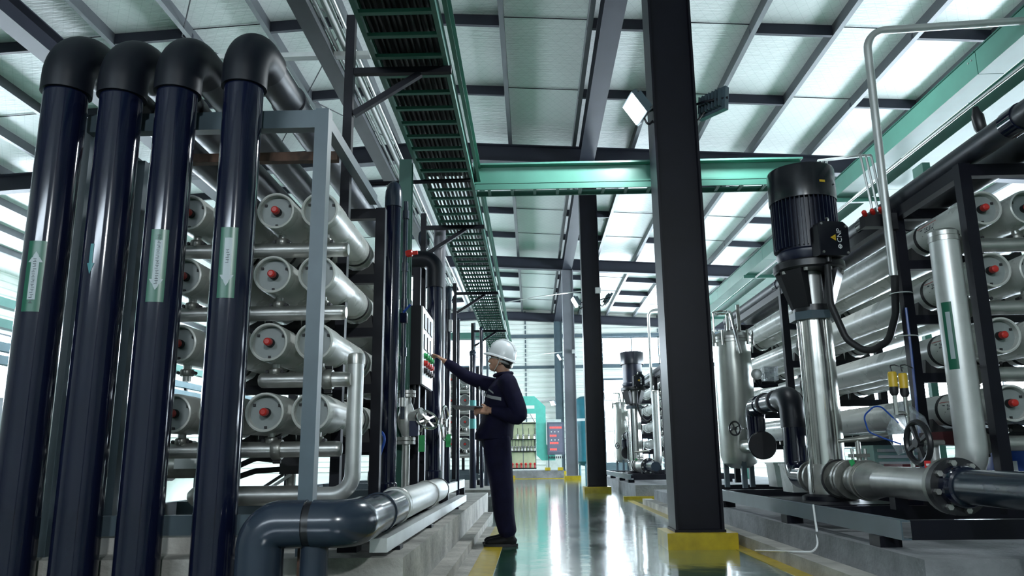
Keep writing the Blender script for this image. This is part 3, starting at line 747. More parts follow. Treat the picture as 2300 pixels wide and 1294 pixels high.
tag(build('edge_beam', MB().box((-.80, 3.95, .30), (-.715, 8.6, .366)), galv), 'pale steel edge beam lying along the left plinth beside the pipe', 'beam')
for y in (4.3, 5.6, 7.6):
    tag(build('beam_block', MB().box((-.79, y-.05, .28), (-.70, y+.05, .30)), steel_dk), {4.3:'nearest', 5.6:'middle', 7.6:'farthest'}[y] + ' dark spacer block under the pale edge beam', 'block')

# silver riser with a bend, in front of the near left vessels
t = T('silver_pipe', 'silver upright pipe bending left at its foot, near left rack', 'pipe', (-1.045, 4.62, .49))
build('pipe', MB().tube(fillet([(-1.045, 4.62, 1.325), (-1.045, 4.62, .545), (-1.30, 4.62, .545)], .12, 10), .047, 24), galv, t)
build('cap', MB().lathe((-1.045, 4.62, 1.30), (0,0,1), [(.047,0),(.050,.0),(.050,.04),(.046,.06),(.03,.066),(0,.068)], 24), steel_dull, t)
tag(build('ground_pipe', MB().lathe((-2.0, 4.62, .545), (1,0,0), [(0,0),(.03,.005),(.052,.03),(.056,.06),(.056,.70),(0,.70)], 24), steel_dull), 'pale round-ended pipe lying low across the near left skid', 'pipe')

# ---------------------------------------------------------------- pipes and panel by the worker
def capped_pipe(name, label, x, y, r, z0, z1, m, collar=True):
    t = T(name, label, 'pipe', (x, y, z0))
    build('pipe', MB().cyl((x, y, z0), (x, y, z1-.12), r, 28), m, t)
    build('cap', MB().lathe((x, y, z1-.17), (0,0,1), [(r,0),(r*1.13,0),(r*1.13,.08),(r*1.08,.13),(r*.8,.185),(r*.4,.21),(0,.215)], 28), pvc_grey, t)
    if collar: build('socket', MB().lathe((x, y, z0), (0,0,1), [(r,0),(r*1.16,0),(r*1.16,.10),(r,.11)], 28), m, t)
    return t
capped_pipe('capped_pipe', 'tall dark capped pipe left of the green post', -1.062, 5.83, .060, .47, 2.85, pvc)
t = T('sight_pipe', 'thin grey pipe with a small blue handled valve beside the tall capped pipe', 'pipe', (-1.02, 6.2, 1.05))
build('pipe', MB().cyl((-1.025, 6.2, 1.05), (-1.025, 6.2, 2.85), .020, 12), pvc_grey, t)
for zz in (1.15, 1.55, 1.95, 2.25, 2.7): build('union', MB().cyl((-1.025, 6.2, zz), (-1.025, 6.2, zz+.07), .028, 12), pvc_grey if zz != 1.15 else galv, t)
vv = build('valve', MB().box((-1.053, 6.17, 1.82), (-.997, 6.23, 1.90)), pvc, t)
build('handle', MB().beam((-1.023, 6.16, 1.90), (-.963, 6.14, 1.96), .016, .012), blue_p, vv)
tag(build('red_fitting', MB().lathe((-1.02, 6.2, 2.40), (1, 0, 0.1), [(0,0),(.026,0),(.03,.01),(.03,.05),(.018,.06),(.018,.10),(0,.10)], 8), red), 'small red pipe fitting high on the tall capped pipe', 'fitting')
t = T('green_post', 'flat green steel post rising from the skid to the ladder tray', 'post', (-1.08, 6.5, .47))
build('web', MB().chan((-1.132, 6.5, .47), (-1.132, 6.5, 3.33), .10, .108, .008, (1, 0, 0), (0, 1, 0)), teal_dk, t)
t = T('control_panel', 'wall control box with white front, meters and buttons touched by the worker', 'control panel', (-.99, 7.0, 1.36))
build('box', MB().box((-1.047, 6.63, 1.365), (-.945, 7.36, 2.05)), steel_dk, t)
fr = build('front', MB().box((-.945, 6.635, 1.37), (-.932, 7.355, 2.045)), white_p, t)
for rz in (1.86, 1.68):
    for k in range(3):
        y = 6.78 + k*.20
        mm = build('meter', MB().box((-.932, y-.065, rz-.0), (-.922, y+.065, rz+.13)), black, fr)
for k in range(4):
    y = 6.76 + k*.14
    for zz, m_, nm in ((1.625, green_tag, 'green_button'), (1.56, red, 'red_button'), (1.495, black, 'selector_switch')):
        build(nm, MB().lathe((-.932, y, zz), (1,0,0), [(0,0),(.026,0),(.026,.012),(.02,.016),(.02,.034),(0,.034)], 12), m_, fr)
build('stand', MB().box((-1.05, 6.72, .47), (-.97, 6.80, 1.365)), steel_dk, t)
build('stand', MB().box((-1.04, 7.12, .47), (-.97, 7.20, 1.365)), steel_dk, t)
build('cable', MB().tube(fillet([(-1.0, 6.66, 1.365), (-1.0, 6.60, 1.2), (-1.06, 6.6, 1.05), (-1.09, 6.66, .9)], .08), .012, 8), cable_m, t)
# big pipes behind the panel
t = T('elbow_pipe', 'big dark pipe with an elbow at its top behind the control panel', 'pipe', (-1.03, 8.2, .47))
build('pipe', MB().cyl((-1.03, 8.2, .47), (-1.03, 8.2, 2.65), .082, 28), pvc, t)
build('elbow', MB().tube(fillet([(-1.03, 8.2, 2.55), (-1.03, 8.2, 2.87), (-1.33, 8.2, 2.87)], .13, 10), .095, 28), pvc_elbow, t)
build('socket', MB().lathe((-1.03, 8.2, .47), (0,0,1), [(.082,0),(.098,0),(.098,.15),(.082,.16)], 28), pvc, t)
t = T('grey_pipe', 'pale grey pipe rising above the elbow behind the control panel', 'pipe', (-1.05, 8.8, .47))
build('pipe', MB().cyl((-1.05, 8.8, .47), (-1.05, 8.8, 3.40), .072, 24), mat('pvc_pale', (0.22, 0.21, 0.23), .35), t)
build('disc_flange', MB().lathe((-1.24, 8.7, 3.23), (1, -.4, 0), [(0,0),(.10,0),(.115,.012),(.115,.03),(.10,.04),(0,.04)], 28), pvc_grey, t)
t = T('small_elbow_pipe', 'slimmer dark pipe with a domed elbow right of the big dark one', 'pipe', (-1.0, 9.2, .47))
build('pipe', MB().cyl((-1.0, 9.2, .47), (-1.0, 9.2, 2.68), .047, 20), pvc, t)
build('elbow', MB().tube(fillet([(-1.0, 9.2, 2.5), (-1.0, 9.2, 2.76), (-1.0, 9.5, 2.76)], .10, 8), .055, 20), pvc_grey, t)
build('clamp', MB().box((-.97, 9.1, 2.22), (-.93, 9.16, 2.36)), galv, t)
for i, (x, y, r, zt, lab) in enumerate(((-.93, 9.9, .02, 2.5, 'thin dark upright tube just right of the slim elbow pipe'), (-.97, 12.9, .055, 2.45, 'grey upright pipe with a teal sleeve in front of the far left vessels'), (-.84, 13.1, .03, 2.9, 'slender dark upright pipe behind the worker'), (-.80, 14.0, .055, 2.1, 'grey upright pipe nearest the worker at the far left rack'))):
    t = T('upright_pipe', lab, 'pipe', (x, y, .28))
    build('pipe', MB().cyl((x, y, .28), (x, y, zt), r, 16), pvc if i != 3 else pvc_grey, t)
    build('cap', MB().ball((x, y, zt), r*1.15, r*1.15, r*1.3, 14, 8), pvc_grey, t)
    if i == 1:
        for zz in (1.52, 1.22): build('sleeve', MB().cyl((x, y, zz), (x, y, zz+.16), r*1.08, 16), mat('sleeve_teal', (0.10, 0.42, 0.40), .4), t)

# angle valve with handwheel on the skid
t = T('angle_valve', 'silver flanged angle valve beside the tall capped pipe', 'valve', (-1.0, 6.36, .47))
p = V((-1.015, 6.36, 0))
for z0, z1, r in ((.47, .86, .032), (.86, .885, .075), (.89, .915, .075), (1.235, 1.26, .072), (1.265, 1.29, .072)):
    build('flange' if r > .05 else 'foot_pipe', MB().cyl(p + V((0,0,z0)), p + V((0,0,z1)), r, 20), steel_dull, t)
build('body', MB().lathe(p, (0,0,1), [(.034,.915),(.04,.94),(.068,1.0),(.075,1.06),(.06,1.14),(.036,1.2),(.036,1.235)], 20), galv, t)
build('bonnet', MB().cyl((-.99, 6.34, 1.06), (-.875, 6.29, 1.11), .05, 18, .042), galv, t)
bolts(t, (-1.015, 6.36, .885), (0,0,1), .058, 6, .009, .035)
bolts(t, (-1.015, 6.36, 1.262), (0,0,1), .056, 6, .009, .03)
def handwheel(name, label, c, axis, RR, m, rim=.011, spokes=4, stem=.14):
    t = T(name, label, 'handwheel', V(c) - V((0,0,RR)))
    ax, u, v = frame(axis); c = V(c)
    build('rim', MB().torus(c, axis, RR, rim, 30, 8), m, t)
    for k in range(spokes):
        a = 2*math.pi*k/spokes + .4; build('spoke', MB().beam(c, c + (u*math.cos(a)+v*math.sin(a))*RR, rim*1.2, rim*1.2, ax), m, t)
    build('hub', MB().cyl(c - ax*.02, c + ax*.02, RR*.24, 14), m, t)
    build('stem', MB().cyl(c, c - ax*stem, rim*.9, 10), bolt_m, t)
    return t
handwheel('handwheel', 'bright steel handwheel low in front of the control panel', (-.838, 6.27, 1.05), (.45, -.62, .62), .092, stainless)
handwheel('handwheel', 'chrome handwheel seen edge on at the big dark pipe', (-.89, 8.05, 1.10), (1, -.12, 0), .17, stainless, .012)
for (x, y, z0, z1, lab) in ((-.882, 6.31, .80, .93, 'green plastic tag hanging under the bright handwheel'), (-.86, 8.1, .86, .99, 'green plastic tag hanging by the chrome handwheel')):
    t = T('hanging_tag', lab, 'tag', (x, y, z0))
    build('card', MB().box((x-.025, y-.003, z0), (x+.025, y+.003, z1)), green_tag, t); build('string', MB().cyl((x, y, z1), (x+.01, y, z1+.10), .003, 5), white_p, t)
tag(build('blue_card', MB().box((-.975, 6.255, .92), (-.905, 6.26, 1.04)), mat('card_blue', (.012, .02, .07), .4)), 'small dark blue card hanging beside the bright handwheel', 'tag')
tag(build('blue_hose', MB().tube(fillet([(-1.09, 5.58, .47), (-1.09, 5.58, .72), (-1.03, 5.56, .90), (-1.10, 5.60, .96)], .1), .010, 8), blue_p), 'thin blue air hose curving up beside the dark rack post', 'hose')
tag(build('low_tank', MB().lathe((-1.58, 7.65, .57), (1, 0, 0), [(0,0),(.08,.01),(.10,.05),(.10,.42),(.08,.46),(0,.47)], 20), steel_dull), 'small silver drum lying on the skid under the control panel', 'drum')

# ---------------------------------------------------------------- things glimpsed behind the risers
for i, z in enumerate((2.50, 2.26, 2.0, 1.85)):
    t = T('wall_tray', ['top', 'second', 'third', 'lowest'][i] + ' pale teal wall tray at the far left edge', 'cable tray', (-6.0, 11, z), 'teal trays on the far left')
    build('channel', MB().box((-6.1, 5.5, z), (-6.0, 17.5, z+.10)), mat('teal_pale', (.22, .55, .48), .5) if i < 2 else mat('blue_pale', (.32, .50, .58), .5), t)
    for k in range(5): build('hanger', MB().box((-6.06, 6.6+2.3*k, z+.10), (-6.02, 6.66+2.3*k, z+.17)), steel_dk, t)
t = T('tray_stand', 'dark stand carrying the teal wall trays at far left', 'stand', (-6.15, 11, 0))
for k in range(3): build('post', MB().box((-6.2, 7.0+4.6*k, 0), (-6.1, 7.1+4.6*k, 2.75)), steel_dk, t)
t = T('switch_cabinet', 'pale grey switch cabinet standing at the far left edge', 'cabinet', (-6.9, 9.6, 0))
build('body', MB().box((-7.4, 8.4, 0), (-6.6, 10.6, 1.55)), mat('cabinet_pale', (.42, .45, .47), .5), t)
for k in range(3):
    d_ = build('door', MB().box((-6.6, 8.45+.72*k, .1), (-6.585, 9.12+.72*k, 1.5)), mat('cabinet_door', (.46, .49, .51), .45), t)
    build('handle', MB().box((-6.585, 8.52+.72*k, .75), (-6.57, 8.56+.72*k, .95)), black, d_)
t = T('blue_motor_pump', 'small upright pump with a blue motor between the left risers', 'pump', (-3.48, 6.5, .28))
build('pedestal', MB().box((-3.66, 6.3, .28), (-3.30, 6.7, .78)), steel_dk, t)
build('motor', MB().lathe((-3.48, 6.5, .78), (0,0,1), [(0,0),(.10,0),(.14,.06),(.14,.1),(.12,.12),(.12,.40),(.125,.41),(.125,.52),(.09,.57),(0,.58)], 24), blue_p, t)
build('terminal_box', MB().box((-3.40, 6.34, .95), (-3.30, 6.45, 1.12)), blue_p, t)
t = T('ball_valve', 'white valve body on the ground pipes behind the third riser', 'valve', (-2.2, 5.3, .47))
build('body', MB().lathe((-2.75, 5.2, .74), (1, 0, 0), [(0,0),(.13,0),(.13,.03),(.09,.04),(.09,.34),(.12,.35),(.12,.38),(0,.38)], 22), white_p, t)
build('bonnet', MB().cyl((-2.55, 5.2, .80), (-2.55, 5.2, 1.0), .05, 16), cast, t)
build('lever', MB().beam((-2.55, 5.2, 1.02), (-2.72, 5.15, 1.10), .04, .015), rust, t)
build('foot', MB().box((-2.68, 5.1, .47), (-2.45, 5.3, .62)), steel_gr, t)
t = T('flanged_valve', 'grey flanged valve seen between the third and fourth risers', 'valve', (-2.0, 5.0, .47))
build('body', MB().lathe((-2.30, 5.0, .72), (1, 0, 0), [(0,0),(.08,0),(.08,.28),(.10,.30),(.10,.34),(.075,.36),(0,.36)], 22), cast, t)
build('bracket', MB().prism([(-.1,0),(.12,0),(.12,.10),(.02,.17),(-.1,.17)], (-2.12, 4.9, .70), (1,0,0), (0,0,1), .012), white_p, t)
build('support', MB().box((-2.12, 4.96, .47), (-2.04, 5.04, .66)), steel_gr, t)
t = T('actuator', 'black valve actuator with hoses under the near left vessels', 'actuator', (-1.62, 5.0, .47))
build('box', MB().box((-1.58, 4.95, .66), (-1.46, 5.07, .80)), black, t); build('neck', MB().cyl((-1.52, 5.0, .47), (-1.52, 5.0, .66), .03, 12), cast, t)
for k in range(2): build('hose', MB().tube(fillet([(-1.58, 5.0, .74-.05*k), (-1.75, 5.0, .76-.08*k), (-1.95, 5.05, .68-.06*k)], .1), .018, 10), rubber, t)
for k in range(2): build('strut', MB().beam((-1.80+.05*k, 4.95, .50), (-1.56+.05*k, 4.98, .66), .018, .018), galv if k else black, t)
solid('floor_beam', 'pale concrete beam lying across behind the dark risers', 'beam', (-3.2, 4.16, .28), (-1.35, 4.30, .36), concrete)
# ================================================================== right-hand skids
RROWS = [2.25, 1.85, 1.44, 1.03]; RXS = [2.87, 3.14, 3.41]; ZS = 0.40
RCOL = ['nearest the aisle', 'second from the aisle', 'third from the aisle']
def flange_ring(name, parent, p, axis, r, th, m, nb=0, br=.012):
    f = build(name, MB().lathe(p, axis, [(0,0),(r*.97,0),(r,th*.2),(r,th*.8),(r*.97,th),(0,th)], 28), m, parent)
    return f

def pump(px_, py_, label, dy_fine=True):
    t = T('multistage_pump', label, 'pump', (px_, py_, ZS))
    P = V((px_, py_, 0)); up = (0,0,1); n = 40 if dy_fine else 24
    lean = V((0.0, 0, 0))
    def L(prof, nm, m, par=t, nn=n): return build(nm, MB().lathe(P, up, prof, nn), m, par)
    L([(0,ZS),(.205,ZS),(.205,ZS+.03),(.17,ZS+.045),(0,ZS+.045)], 'base_plate', steel_dk)
    L([(0,ZS+.045),(.15,ZS+.045),(.155,ZS+.09),(.148,ZS+.25),(.14,ZS+.27),(0,ZS+.27)], 'volute', steel_dull)
    tube = L([(.135,ZS+.27),(.135,1.80),(0,1.80)], 'sleeve', stainless)
    for k in range(4):
        a = R(20+90*k); q = P + V((.150*math.cos(a), .150*math.sin(a), 0))
        build('tie_rod', MB().cyl(q + V((0,0,ZS+.06)), q + V((0,0,1.86)), .012, 10), stainless, t)
    build('head_plate', MB().lathe(P, up, [(0,1.80),(.185,1.80),(.185,1.865),(0,1.865)], 8, R(22.5)), steel_gr, t)
    # motor stool: two legs and a flange
    L([(0,1.865),(.15,1.865),(.15,1.92),(0,1.92)], 'stool_ring', black)
    for a in (R(35), R(145), R(215), R(325)):
        c, s_ = math.cos(a), math.sin(a)
        build('stool_leg', MB().add([tuple(P + V((c*r_ - s_*w_, s_*r_ + c*w_, z))) for z, r1, r2, ww in ((1.90,.10,.15,.07),(2.20,.16,.25,.10)) for r_, w_ in ((r1,-ww),(r2,-ww),(r2,ww),(r1,ww))],
              [(0,3,2,1),(4,5,6,7),(0,1,5,4),(1,2,6,5),(2,3,7,6),(3,0,4,7)]), black, t)
    build('coupling_guard', MB().cyl(P + V((0,0,1.92)), P + V((0,0,2.20)), .095, 20), galv, t)
    fl = L([(0,2.20),(.265,2.20),(.28,2.215),(.28,2.265),(.265,2.28),(.22,2.29),(0,2.29)], 'motor_flange', black)
    bolts(t, P + V((0,0,2.175)), up, .245, 8, .018, .035, bolt_m, .35)
    L([(0,2.29),(.225,2.29),(.245,2.33),(.245,2.36),(.222,2.38),(.222,2.84),(0,2.84)], 'motor_body', motor_fin)
    first = None
    nf = 44 if dy_fine else 0
    for k in range(nf):
        a = 2*math.pi*k/nf; d = V((math.cos(a), math.sin(a), 0)); s_ = V((-d.y, d.x, 0))
        fin = build('fin', MB().obox(P + d*.240 + V((0,0,2.61)), d*.022, s_*.004, V((0,0,.22))), motor_fin, t)
    cov = L([(.262,2.80),(.268,2.795),(.270,2.81),(.270,3.055),(.262,3.075),(.20,3.09),(0,3.09)], 'fan_cover', motor_m)
    if dy_fine:
        yl = MB(); v_ = []; f_ = []
        for k in range(7):
            a = R(12) + R(11)*k/6
            for z in (2.90, 2.92): v_.append(tuple(P + V((.2712*math.sin(a), -.2712*math.cos(a), z))))
        build('yellow_sticker', MB().add(v_, [(2*k, 2*k+2, 2*k+3, 2*k+1) for k in range(6)]), yel_plastic, cov)
        build('screw', MB().ball(P + V((.27*math.sin(R(46)), -.27*math.cos(R(46)), 2.90)), .009, n=8, m=6), black, cov)
    # terminal box facing the camera, with lettering
    bx = P + V((.075, -.215, 2.405)); nx = V((math.cos(R(12)), math.sin(R(12)), 0)); ny = V((nx.y, -nx.x, 0))
    pts = [(-.125,-.135),(.10,-.135),(.125,-.11),(.125,.10),(.085,.135),(-.10,.135),(-.125,.11)]
    tb = build('terminal_box', MB().prism(pts, bx, nx, (0,0,1), .11), black, t)
    lid = build('terminal_lid', MB().prism([(a*1.02, b*1.02) for a, b in pts], bx + ny*.11, nx, (0,0,1), .012), motor_m, t)
    f0 = bx + ny*.1225
    for a, b in ((-.105,-.115),(.105,-.115),(.105,.10),(-.105,.115)):
        build('lid_screw', MB().cyl(f0 + nx*a + V((0,0,b)), f0 + nx*a + V((0,0,b)) + ny*.008, .010, 10), bolt_m, lid)
    def on_lid(vs): return [tuple(f0 + nx*a + V((0,0,b)) + ny*.0012) for a, b in vs]
    vs, fs = text_mesh('CNP', .058)
    build('lettering', MB().add(on_lid([(.062 - y + .0, -.035 + x) for x, y, _ in vs]), fs), white_p, lid)
    ring = [( .043 + .018*math.cos(a)*k, -.066 + .018*math.sin(a)*k) for k in (1, .55) for a in [2*math.pi*i/14 for i in range(14)]]
    build('logo_ring', MB().add(on_lid(ring), [(i, (i+1) % 14, 14+(i+1) % 14, 14+i) for i in range(14)]), white_p, lid)
    build('logo_bar', MB().add(on_lid([(.040,-.085),(.047,-.085),(.047,-.046),(.040,-.046)]), [(0,1,2,3)]), white_p, lid)
    build('warning_triangle', MB().add(on_lid([(-.035,.005),(.012,-.022),(.012,.032)]), [(0,1,2)]), yel_plastic, lid)
    build('warning_mark', MB().add(on_lid([(-.010,.003),(.006,.002),(.006,.008),(-.010,.007)]), [(0,1,2,3)]), ink, lid)
    build('cable_gland', MB().cyl(bx + ny*.06 - nx*.03 - V((0,0,.135)), bx + ny*.06 - nx*.03 - V((0,0,.18)), .024, 12), black, t)
    build('lifting_eye', MB().torus(bx + nx*.0 + ny*.04 + V((0,0,.165)), nx, .024, .008, 16, 6), bolt_m, t)
    return t

def right_skid(dy, far):
    w = 'far right' if far else 'near right'
    fine = not far
    def y(v): return v + dy
    X = 2.30
    # vessels, rack and manifolds
    xs = RXS[:2] if far else RXS
    for r, z in enumerate(RROWS):
        for c, x in enumerate(xs):
            vessel(x, z, y(4.76), 6.4, [y(5.45), y(8.10), y(10.5)], 'white pressure vessel in the %s rack, %s, %s' % (w, ROWN[r], RCOL[c]), 'pressure vessels in the %s rack' % w, writing=(c == 0 and not far), fine=fine)
        manifold(2.62, xs[-1]+.5, y(4.80), z-.235, 'steel manifold pipe under the vessel %s of the %s rack' % (ROWN[r], w), 'manifold pipes of the %s rack' % w, flange_x=2.66)
    rack('vessel_rack', 'dark steel rack frame holding the vessels of the %s rack' % w, xs, [y(4.64), y(5.53), y(8.2), y(10.6)], 2.69, xs[-1]+.22, RROWS, 2.49, .40, steel_dk, steel_dk, [y(5.53), y(8.2), y(10.6)])
    # dark header pipes lying on top of the rack
    for k, (x, r_, z) in enumerate(((2.76, .075, 2.57), (3.06, .09, 2.585))):
        t = T('header_pipe', '%s dark header pipe lying on top of the %s rack' % (['left', 'right'][k], w), 'pipe', (x, y(4), 2.49))
        build('pipe', MB().cyl((x, y(2.0) if not far else y(4.4), z), (x, y(10.8), z), r_, 24), pvc_worn, t)
        for q in (4.1, 6.1, 8.4): build('coupling', MB().lathe((x, y(q), z), (0,1,0), [(r_,0),(r_*1.1,0),(r_*1.1,.12),(r_,.12)], 24), pvc, t)
    # skid base
    t = T('skid_base', 'dark channel steel base frame of the %s pump skid' % w, 'skid base', (2.8, y(6), .30))
    build('side_channel', MB().chan((1.92, y(4.30), .35), (1.92, y(11.2), .35), .10, .05, .007, (1,0,0)), steel_gr, t)
    build('side_channel', MB().chan((4.0, y(4.36), .35), (4.0, y(11.2), .35), .10, .05, .007, (-1,0,0)), steel_gr, t)
    build('front_channel', MB().chan((1.975, y(4.30), .35), (4.0, y(4.30), .35), .10, .05, .007, (0,1,0)), steel_dk, t)
    for q in (5.5, 6.9, 8.3, 9.7): build('cross_channel', MB().chan((1.975, y(q), .35), (3.95, y(q), .35), .10, .05, .007, (0,1,0)), steel_dk, t)
    build('deck_plate', MB().box((1.99, y(5.7), .392), (2.62, y(6.85), .3995)), steel_dk, t)
    for q in (4.6, 6.2, 8.2, 10.4):
        for x in (1.96, 3.9): build('foot_pad', MB().box((x-.06, y(q)-.07, .24), (x+.06, y(q)+.07, .299)), steel_dk, t)
    pump(X, y(6.30), ('far' if far else 'near') + ' vertical pump with black motor and polished steel column, right side', fine)
    # suction train running towards the camera
    t = T('suction_pipe', '%s steel suction pipe with flanges and valve leading to the pump' % w, 'pipe', (X, y(5.2), ZS))
    z = .565; ax = (0,-1,0)
    def seg(ya, yb, r, nm, m, r2=None): return build(nm, MB().cyl((X, y(ya), z), (X, y(yb), z), r, 28, r2), m, t)
    f1 = seg(6.10, 6.07, .135, 'flange', cast); seg(6.07, 5.90, .085, 'neck', cast, .075)
    build('gasket_ring', MB().lathe((X, y(6.075), z), ax, [(.130,0),(.143,0),(.143,.02),(.130,.02)], 28), rubber, t)
    seg(5.90, 5.865, .140, 'flange', cast); seg(5.865, 5.84, .115, 'seal', rubber); seg(5.84, 5.805, .140, 'flange', cast)
    build('valve_body', MB().lathe((X, y(5.805), z), ax, [(.085,0),(.105,.05),(.115,.10),(.112,.16),(.09,.22)], 28), cast, t)
    seg(5.59, 5.56, .138, 'flange', cast); seg(5.56, 5.52, .128, 'flange', cast)
    build('reducer', MB().lathe((X, y(5.52), z), ax, [(.125,0),(.118,.06),(.105,.14),(.098,.20)], 28), steel_dull, t)
    seg(5.33, 4.56, .097, 'pipe', steel_dull)
    build('end_neck', MB().lathe((X, y(4.56), z), ax, [(.097,0),(.105,.03),(.11,.06)], 28), cast, t)
    fb = seg(4.50, 4.46, .152, 'flange', cast); fd = seg(4.455, 4.40, .154, 'loose_flange', black)
    bolts(t, (X, y(4.402), z), ax, .127, 8, .017, .03)
    bolts(t, (X, y(5.838), z), (0,1,0), .122, 8, .012, .10, cast)
    bolts(t, (X, y(5.60), z), ax, .120, 8, .012, .04, cast)
    build('pvc_pipe', MB().cyl((X, y(4.40), z), (X, y(2.4) if not far else y(3.5), z), .090, 30), pvc_grey, t)
    build('pvc_collar', MB().lathe((X, y(4.40), z), ax, [(.09,0),(.112,0),(.112,.07),(.104,.09),(.09,.095)], 30), pvc, t)
    build('pipe_foot', MB().box((X-.04, y(5.1), ZS), (X+.04, y(5.18), z-.09)), steel_dk, t)
    # lever valve actuator on top of the ball valve
    t = T('valve_lever', 'worn steel lever handle on the suction valve, %s skid' % w, 'lever', (X, y(5.68), .68))
    build('stem', MB().cyl((X, y(5.68), .67), (X, y(5.68), .84), .018, 12), bolt_m, t)
    build('yoke', MB().box((X-.06, y(5.64), .72), (X+.06, y(5.72), .745)), cast, t)
    build('yoke_bolt', MB().cyl((X-.045, y(5.68), .70), (X-.045, y(5.68), .78), .012, 8), bolt_m, t); build('yoke_bolt', MB().cyl((X+.045, y(5.68), .70), (X+.045, y(5.68), .78), .012, 8), bolt_m, t)
    build('handle', MB().tube([(X-.13, y(5.70), .835), (X-.05, y(5.69), .842), (X+.10, y(5.66), .855), (X+.20, y(5.64), .865)], .028, 12, radii=[.014,.017,.026,.024]), cast, t)
    t = T('hanging_tag', 'green plastic tag hanging from the lever valve, %s skid' % w, 'tag', (X-.07, y(5.6), .62))
    build('card', MB().obox((X-.085, y(5.58), .665), V((.016,0,.006)), V((0,.002,0)), V((-.014,0,.04))), green_tag, t); build('string', MB().cyl((X-.07, y(5.6), .70), (X-.045, y(5.66), .76), .003, 5), white_p, t)
    # discharge goose pipe behind the pump, with blind tee into the filter tank
    t = T('discharge_pipe', '%s dark goose-neck discharge pipe between pump and filter tank' % w, 'pipe', (X, y(7.1), .45))
    pr = .098
    build('flange', MB().cyl((X, y(6.50), z), (X, y(6.535), z), .13, 24), cast, t); build('seal', MB().cyl((X, y(6.535), z), (X, y(6.62), z), .10, 24), rubber, t); build('flange', MB().cyl((X, y(6.62), z), (X, y(6.65), z), .13, 24), cast, t)
    build('lower_elbow', MB().tube(fillet([(X, y(6.65), z), (X, y(7.02), z), (X, y(7.02), .82)], .15, 10), pr*1.06, 28), pvc, t)
    build('rising_leg', MB().cyl((X, y(7.02), .78), (X, y(7.02), 1.02), pr, 28), pvc, t)
    build('upper_elbow', MB().tube(fillet([(X, y(7.02), .98), (X, y(7.02), 1.24), (X, y(7.28), 1.24)], .15, 10), pr*1.1, 28), pvc_elbow, t)
    build('bridge', MB().cyl((X, y(7.26), 1.24), (X, y(8.05), 1.24), pr*.9, 28), pvc_grey, t)
    for q in (7.42, 7.78): build('clamp_ring', MB().lathe((X, y(q), 1.24), (0,1,0), [(pr*.9,0),(pr*1.06,0),(pr*1.06,.035),(pr*.9,.035)], 28), rubber, t)
    build('drop_elbow', MB().tube(fillet([(X, y(7.95), 1.24), (X, y(8.2), 1.24), (X, y(8.2), 1.0)], .12, 10), pr, 28), pvc, t)
    build('drop_leg', MB().cyl((X, y(8.2), 1.06), (X, y(8.2), .86), pr*.95, 28), pvc, t)
    build('tee', MB().cyl((X, y(8.02), .84), (X, y(8.62), .84), pr*.8, 28), stainless, t)
    build('blind_disc', MB().lathe((X, y(8.02), .84), ax, [(0,-.02),(.135,-.02),(.14,0),(.14,.02),(.13,.03),(0,.03)], 28), black, t)
    # filter tank
    t = T('filter_tank', '%s upright steel filter tank with clamped lid' % w, 'tank', (X, y(8.92), ZS))
    tk = build('shell', MB().lathe((X, y(8.92), 0), (0,0,1), [(0,.60),(.10,.61),(.18,.66),(.205,.74),(.205,2.0),(.222,2.0),(.222,2.03),(.205,2.03)], 36), mat('tank_steel', (.45,.47,.44), .3, metal=.75, var=.1, scale=5), t)
    lid = build('lid', MB().lathe((X, y(8.92), 0), (0,0,1), [(.205,2.035),(.224,2.035),(.224,2.065),(.19,2.10),(.12,2.135),(0,2.15)], 36), steel_dull, t)
    for k in range(10 if fine else 6):
        a = 2*math.pi*k/(10 if fine else 6) + .3; q = V((X + .232*math.cos(a), y(8.92) + .232*math.sin(a), 0))
        build('lid_clamp', MB().cyl(q + V((0,0,1.96)), q + V((0,0,2.13)), .016, 10), stainless, t)
    for k in range(3):
        a = 2*math.pi*k/3 + .5; q = V((X + .16*math.cos(a), y(8.92) + .16*math.sin(a), 0)); build('leg', MB().box((q.x-.025, q.y-.025, ZS), (q.x+.025, q.y+.025, .70)), steel_gr, t)
    build('vent_pipe', MB().tube(fillet([(X-.06, y(8.80), 2.13), (X-.06, y(8.80), 2.33), (X-.06, y(8.66), 2.33), (X+.02, y(8.64), 1.85)], .05, 6), .018, 10), stainless, t)
    build('vent_valve', MB().cyl((X+.06, y(8.78), 2.10), (X+.06, y(8.78), 2.42), .022, 10), cast, t)
    build('top_frame', MB().torus((X-.1, y(8.92), 2.36), (0,0,1), .09, .012, 20, 6), stainless, t)
    for sx in (-.19, -.01): build('top_frame_leg', MB().cyl((X+sx, y(8.92), 2.09), (X+sx, y(8.92), 2.36), .010, 8), stainless, t)
    handwheel('handwheel', 'small black handwheel at the foot of the %s filter tank' % w, (X-.19, y(8.30), 1.02), (-.8, -.6, 0), .07, black, .010)
    t = T('gauge_bracket', 'clear gauge housing on the side of the %s filter tank' % w, 'gauge', (X+.2, y(8.75), 1.45))
    build('dial', MB().lathe((X+.20, y(8.72), 1.62), (-.35,-1,0), [(0,0),(.055,0),(.06,.01),(.06,.035),(.05,.04),(0,.04)], 20), galv, t)
    build('housing', MB().box((X+.27, y(8.66), 1.55), (X+.42, y(8.80), 1.70)), film, t)
    build('arm', MB().tube(fillet([(X+.20, y(8.74), 1.55), (X+.24, y(8.72), 1.48), (X+.42, y(8.72), 1.50)], .05, 6), .018, 8), steel_dk, t)
    # silver riser in front of the rack
    t = T('silver_riser', 'thick silver riser pipe in front of the %s rack' % w, 'pipe', (2.53, y(4.72), .45))
